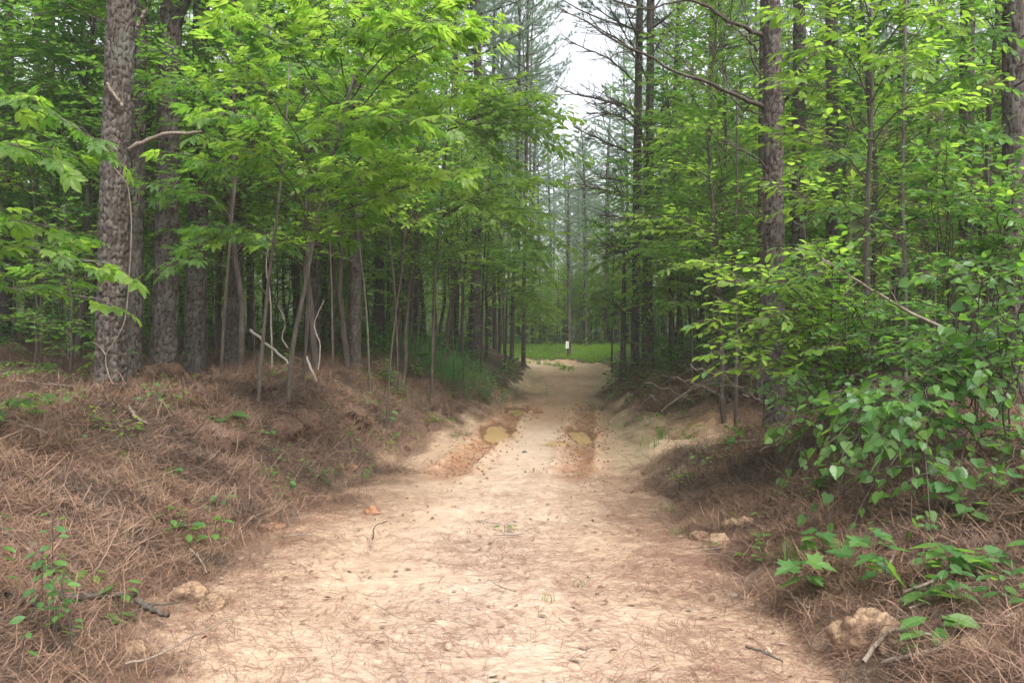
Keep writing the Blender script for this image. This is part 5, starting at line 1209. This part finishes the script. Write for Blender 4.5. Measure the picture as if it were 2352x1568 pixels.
gn_scatter("caught_needles", pp_, np.stack([0 * pp_[:, 0], 0 * pp_[:, 0], gh.uniform(0, 6.28, n_)], -1), np.repeat(gh.uniform(.4, .8, n_)[:, None], 3, 1), gh.integers(0, 2, n_), [hang_mesh(1), hang_mesh(2)], "brown fallen needles caught hanging in the right hand twigs")

# ------------------------------------------------------------------ sticks and logs on the ground
for pts, r0, r1, lab, mt, sb in (
    ([(-30, 1235), (40, 1278), (100, 1305), (165, 1322)], .022, .012, "thick dark stick sliding down the bank at the left frame edge", M_twig, 2), ([(60, 1300), (110, 1340), (160, 1368)], .010, .005, "thinner grey stick under the thick left one", M_dead, 2),
    ([(122, 1418), (200, 1412), (312, 1400)], .021, .018, "straight dark log piece lying level on the lower left bank", M_twig, 0), ([(312, 1418), (350, 1440), (385, 1455)], .02, .012, "broken end of the log piece pointing to the track", M_twig, 2), ([(10, 1412), (60, 1424), (100, 1440)], .02, .014, "dark stick stub left of the log piece", M_twig, 1),
    ([(215, 1335), (280, 1270), (318, 1235)], .007, .003, "thin forked twig rising to the right on the left bank", M_dead, 2), ([(215, 1350), (300, 1265), (365, 1218)], .006, .003, "second thin twig beside the forked one", M_dead, 2), ([(435, 1290), (460, 1320), (475, 1350)], .008, .004, "crooked grey twig above the broken clay lump", M_dead, 1),
    ([(200, 1210), (225, 1185), (245, 1165)], .006, .003, "short grey twig in the straw of the left bank", M_dead, 0), ([(500, 1195), (540, 1150), (590, 1115)], .009, .004, "grey stick pointing up the left bank toward the creeping green", M_dead, 2), ([(475, 1230), (482, 1190), (488, 1165)], .008, .006, "short pale stub stick on the left bank", M_pale, 0),
    ([(285, 1570), (360, 1552), (430, 1510), (520, 1462)], .0065, .003, "long thin stick on the track at the bottom left", M_dead, 2), ([(296, 965), (315, 985), (336, 1000)], .02, .012, "short dead stick in front of the nearest pine", M_dead, 0), ([(40, 895), (120, 903), (205, 908)], .012, .006, "long fallen twig left of the nearest pine foot", M_dead, 1),
    ([(0, 990), (50, 1005), (110, 1025)], .012, .007, "stick on the left bank brow at the frame edge", M_dead, 2), ([(305, 908), (340, 920), (380, 930)], .012, .006, "dark fallen stick right of the nearest pine foot", M_twig, 0), ([(855, 1265), (862, 1235), (890, 1222)], .006, .003, "curved dark twig on the left side of the track", M_twig, 0),
    ([(1985, 1570), (2035, 1512), (2100, 1500), (2190, 1528)], .012, .008, "curved bare branch arching in the lower right corner", M_dead, 0), ([(2030, 1575), (2140, 1545), (2230, 1512), (2330, 1465)], .013, .006, "straight grey branch across the lower right corner", M_dead, 3),
    ([(2030, 1372), (2062, 1300), (2095, 1240), (2160, 1212), (2205, 1180)], .008, .004, "bent leaning stick rising from the maple seedling", M_dead, 1), ([(2080, 1402), (2150, 1370), (2230, 1305), (2290, 1265), (2360, 1235)], .009, .005, "long pale stick slanting to the right edge", M_dead, 3),
    ([(2090, 1440), (2180, 1405), (2280, 1390)], .007, .003, "thin stick lying below the long pale one", M_dead, 3), ([(1660, 1040), (1700, 1036), (1745, 1030)], .02, .012, "dead stick at the left of the big right pine foot", M_dead, 0), ([(1745, 1060), (1800, 1035), (1850, 1010)], .012, .006, "twiggy litter branch around the big right pine foot", M_dead, 5),
    ([(1495, 920), (1510, 938), (1522, 945)], .03, .02, "short pale log end on the right bank", M_pale, 0), ([(1715, 1530), (1760, 1545), (1800, 1568)], .007, .004, "dark stick on the track near the bottom right", M_twig, 0), ([(1810, 1395), (1840, 1420), (1860, 1440)], .009, .006, "short grey stick at the right edge of the track", M_dead, 0),
    ([(940, 985), (960, 960), (975, 925)], .018, .01, "dark crooked stick beside the thin bank sapling", M_twig, 1), ([(1225, 925), (1240, 960), (1255, 975)], .01, .006, "tiny twig", M_twig, 0)):
    if lab == "tiny twig": continue
    stick(pts, r0, r1, lab, mt, sub=sb, Lt=.25, ground=True, cat="stick", name="fallen_stick")
stick([(575, 758, 10.4), (620, 795, 10.2), (672, 842, 10)], .02, .016, "pale bleached dead pole leaning behind the grey saplings", M_pale, sub=0)
stick([(704, 820, 10.4), (716, 850, 10.3), (730, 885, 10.2)], .018, .02, "lower broken end of the bleached pole", M_pale, sub=0)
stick([(624, 850, 10.8), (622, 700, 10.8), (612, 600, 10.8), (628, 520, 10.8)], .012, .006, "thin bleached upright dead sapling between the grey saplings", M_pale, sub=5)
stick([(662, 800, 9.2), (648, 775, 9.3), (655, 740, 9.3), (638, 700, 9.3)], .010, .005, "crooked bleached twig beside the hickory stem", M_pale, sub=2)
stick([(730, 850, 11), (735, 790, 11), (722, 745, 11), (745, 690, 11)], .011, .005, "crooked bleached dead stem right of the hickory stem", M_pale, sub=4)
# brush pile on the right bank
rb_ = np.random.default_rng(21)
pile = thing("brush_pile", "pile of bleached dead branches on the right bank left of the big pine", "brush pile", tuple(rayg(1650, 905, 6)))
BP = np.array(pile.location)
for i in range(22):
    px = rb_.uniform(1540, 1750); py = rb_.uniform(850, 925); d0 = 11.5 + rb_.uniform(-1, 1.6); L = rb_.uniform(60, 210); a = rb_.choice([.25, .35, .1, -.5, -1.0, .5]) + rb_.normal(0, .12)
    P = smooth_path([W(px - L * .5 * math.cos(a), py - L * .5 * math.sin(a), d0), W(px, py - 8, d0 - .1), W(px + L * .5 * math.cos(a), py + L * .5 * math.sin(a), d0 - rb_.uniform(-.4, .4))], 10)
    P[:, 2] = np.maximum(P[:, 2], hgt(P[:, 0], P[:, 1]) + .02) - BP[2]; P[:, 0] -= BP[0]; P[:, 1] -= BP[1]
    mb = MB(); r_ = rb_.uniform(.004, .009) if i else .022; P[1:-1] += rb_.normal(0, .025, (8, 3)); tube(mb, P, np.linspace(r_, r_ * .4, 10), 5); side_twigs(mb, P, 6, rb_, .4, r=.0025)
    link("branch", mb.mesh("branch", M_dead if i % 2 else M_twig), pile)

# ------------------------------------------------------------------ clay lumps, overhang, stones
def lump(px, py, size, label, mat, seed, hollow=None, name="clay_lump", cat="clay lump", flat=.75, sub=4, amp=.35, sink=.38, fuzz=0):
    fuzz = int(fuzz * 3)
    sink = max(sink, .36) if name == 'clay_lump' else sink
    import bmesh
    bm = bmesh.new(); bmesh.ops.create_icosphere(bm, subdivisions=sub, radius=1)
    V = np.array([v.co[:] for v in bm.verts]); b = rayg(px, py)
    nz = (fbm(V[:, 0] * 1.6 + V[:, 2] * 1.1 + seed, V[:, 1] * 1.6 - V[:, 2] * 1.3, 4, seed) - .5 * np.abs(fbm(V[:, 0] * 2.6 - V[:, 2] * 2, V[:, 1] * 2.6 + V[:, 2] * 2.2, 2, seed + 3))) * amp * 1.5 + fbm(V[:, 0] * 5 + V[:, 2] * 4, V[:, 1] * 5 - V[:, 2] * 4.5 + seed, 4, seed + 5) * amp * .4 + fbm(V[:, 0] * 14 + V[:, 2] * 11, V[:, 1] * 14 - V[:, 2] * 12, 3, seed + 9) * .07
    r = 1 + nz
    if hollow is not None:
        h = np.array(hollow, float); h /= np.linalg.norm(h); c = V @ h; r *= 1 - .7 * sstep(.78, .9, c + .15 * nz)
    V2 = V * r[:, None] * np.array([1, .9, flat]) * size
    for v, q_ in zip(bm.verts, V2): v.co = q_
    me = bpy.data.meshes.new(name); bm.to_mesh(me); bm.free(); me.materials.append(mat)
    for p in me.polygons: p.use_smooth = True
    if fuzz:
        root = thing(name, label, cat, (b[0], b[1], b[2] + size * flat * (1 - 2 * sink) * .5)); link("clod", me, root)
        gz = np.random.default_rng(seed); ii = gz.integers(0, len(V2), fuzz); c = V2[ii]; nrm = V[ii]
        d = np.cross(nrm, gz.normal(0, 1, (fuzz, 3))); d[:, 2] -= .5; d /= np.linalg.norm(d, axis=1, keepdims=True); s_ = np.cross(d, nrm); s_ /= np.linalg.norm(s_, axis=1, keepdims=True) + 1e-6
        L = gz.uniform(.05, .15, (fuzz, 1)); c = c + nrm * .006; VV_ = np.stack([c - s_ * .0014, c + s_ * .0014, c + d * L], 1).reshape(-1, 3)
        mb = MB(); mb.add(VV_, f3=np.arange(3 * fuzz).reshape(-1, 3)); tag(link("straw_cover", mb.mesh("straw_cover", M_straw, smooth=False), root), kind='stuff')
        return root
    o = link(name, me, loc=(b[0], b[1], b[2] + size * flat * (1 - 2 * sink) * .5)); tag(o, label, cat); return o
lump(430, 1378, .115, "pale broken clay lump with a dark hollow under the leafy seedling", M_clay, 3, hollow=(.2, -1, .0), fuzz=260, flat=.7)
lump(488, 1395, .095, "sandy clay lump touching the right side of the hollow one", M_clay, 9, fuzz=180, flat=.55)
lump(300, 1500, .085, "rounded sandy mound in the lower left straw", M_clay, 12, flat=.5, fuzz=70)
lump(150, 1560, .08, "orange brown clod at the bottom left edge", M_clayo, 14, flat=.6, fuzz=70)
lump(1992, 1470, .15, "hollow clay stump hole with a dark cavity in the lower right", M_clay, 17, hollow=(-.05, -1, .45), fuzz=420, flat=.75, amp=.4)
lump(2080, 1490, .14, "straw covered clay shoulder right of the hollow one", M_clay, 18, fuzz=300, flat=.42)
lump(2320, 1530, .2, "pale sandy clay mound cut by the lower right corner", M_clay, 20, fuzz=260, flat=.38)
lump(1700, 1215, .12, "dark undercut clod on the foot of the right bank", M_clay, 22, hollow=(.2, -1, .05), fuzz=240)
lump(1655, 1265, .13, "straw covered round clod at the right edge of the track", M_clay, 24, fuzz=240)
lump(1610, 1240, .08, "small round clod left of the straw covered one", M_clay, 25, fuzz=120)
lump(805, 1078, .07, "small orange clay lump at the left ditch", M_clayo, 27, fuzz=30); lump(782, 1075, .05, "orange lump beside the small one at the left ditch", M_clayo, 28, fuzz=20)
lump(855, 1180, .07, "orange brown clay knob at the toe of the left bank", M_clayo, 29, fuzz=60); lump(735, 1150, .11, "orange bare earth bulge low on the left bank", M_clayo, 30, flat=.4, fuzz=120); lump(625, 1215, .12, "faint orange bulge on the left bank toe", M_clayo, 31, flat=.35, fuzz=160)
lump(935, 1035, .06, "orange clod in the left ditch", M_clayo, 33, fuzz=20); lump(1205, 1040, .035, "dark stone lying in the middle of the track", woodmat("dark_stone", (.05, .05, .05), (.12, .12, .11), scale=(6, 6, 6)), 35, name="stone", cat="stone", sub=2)
lump(1235, 948, .11, "dark root clod beside the cut bank left of the far track", M_clayo, 37, fuzz=60, sub=3)
# overhang of matted straw at the lip of the left bank
for (px, py, sz, sd3, lab) in ((800, 968, .30, 41, "matted straw overhang at the lip of the left bank with a dark hollow beneath"), (700, 985, .26, 42, "straw covered root mat left of the overhang"), (838, 940, .2, 43, "tall straw knob above the overhang"), (640, 990, .22, 45, "low straw hummock on the brow of the left bank"), (372, 868, .3, 47, "mounded straw heap at the foot of the stout dark pine"), (500, 1020, .26, 49, "bulging straw hummock below the pale lobed seedling")):
    lump(px, py, sz, lab, woodmat("matted_straw", (.05, .03, .022), (.14, .085, .06), scale=(20, 20, 20)), sd3, hollow=(0.15, -1, -.2) if sd3 == 41 else None, name="straw_hummock", cat="straw hummock", flat=.62, amp=.4, sink=.35, fuzz=1500)
# mud crumbs thrown up along the ruts
gm_ = np.random.default_rng(61); mbm = MB()
ico = lf_oval()
cr = np.array([(1, 0, 0), (-1, 0, 0), (0, 1, 0), (0, -1, 0), (0, 0, 1), (0, 0, -1)], float); cf = np.array([(0, 2, 4), (2, 1, 4), (1, 3, 4), (3, 0, 4), (2, 0, 5), (1, 2, 5), (3, 1, 5), (0, 3, 5)])
for i in range(3200):
    yy = gm_.uniform(9.4, 19); q_ = np.array([np.interp(yy, ROAD[:, 1][:9], ROAD[:, 0][:9])])
    xx = float(q_[0]) + gm_.choice([-.75, .75]) + gm_.normal(0, .24); z_ = hz1(xx, yy) if False else 0
    if i == 0: xs_, ys_ = [], []
    xs_.append(xx); ys_.append(yy)
zz_ = hgt(np.array(xs_), np.array(ys_))
for xx, yy, z_ in zip(xs_, ys_, zz_):
    s_ = .005 + .02 * gm_.uniform(0, 1) ** 3; mbm.add(cr * s_ * gm_.uniform(.6, 1.3, (6, 1)) + (xx, yy, z_ + s_ * .3), f3=cf)
tag(link("mud_crumbs", mbm.mesh("mud_crumbs", M_mud, smooth=False)), "orange mud crumbs churned up beside the wheel ruts", kind='stuff')

# ------------------------------------------------------------------ humid air
HZD = 0.0013
mb = MB(); hx, hy0, hy1, hz0, hz1_ = 96, -12, 112, -1.6, 27
V = [(sx * hx, yy, zz) for sx in (-1, 1) for yy in (hy0, hy1) for zz in (hz0, hz1_)]
mb.add(V, f4=[(0, 1, 3, 2), (4, 6, 7, 5), (0, 4, 5, 1), (2, 3, 7, 6), (0, 2, 6, 4), (1, 5, 7, 3)])
mh = bpy.data.materials.new("haze"); mh.use_nodes = True; mh.node_tree.nodes.clear()
pv = mh.node_tree.nodes.new("ShaderNodeVolumePrincipled"); pv.inputs["Density"].default_value = HZD; pv.inputs["Color"].default_value = (.93, .97, .95, 1)
ov = mh.node_tree.nodes.new("ShaderNodeOutputMaterial"); mh.node_tree.links.new(pv.outputs[0], ov.inputs["Volume"])
tag(link("haze", mb.mesh("haze", mh, smooth=False)), kind='stuff')
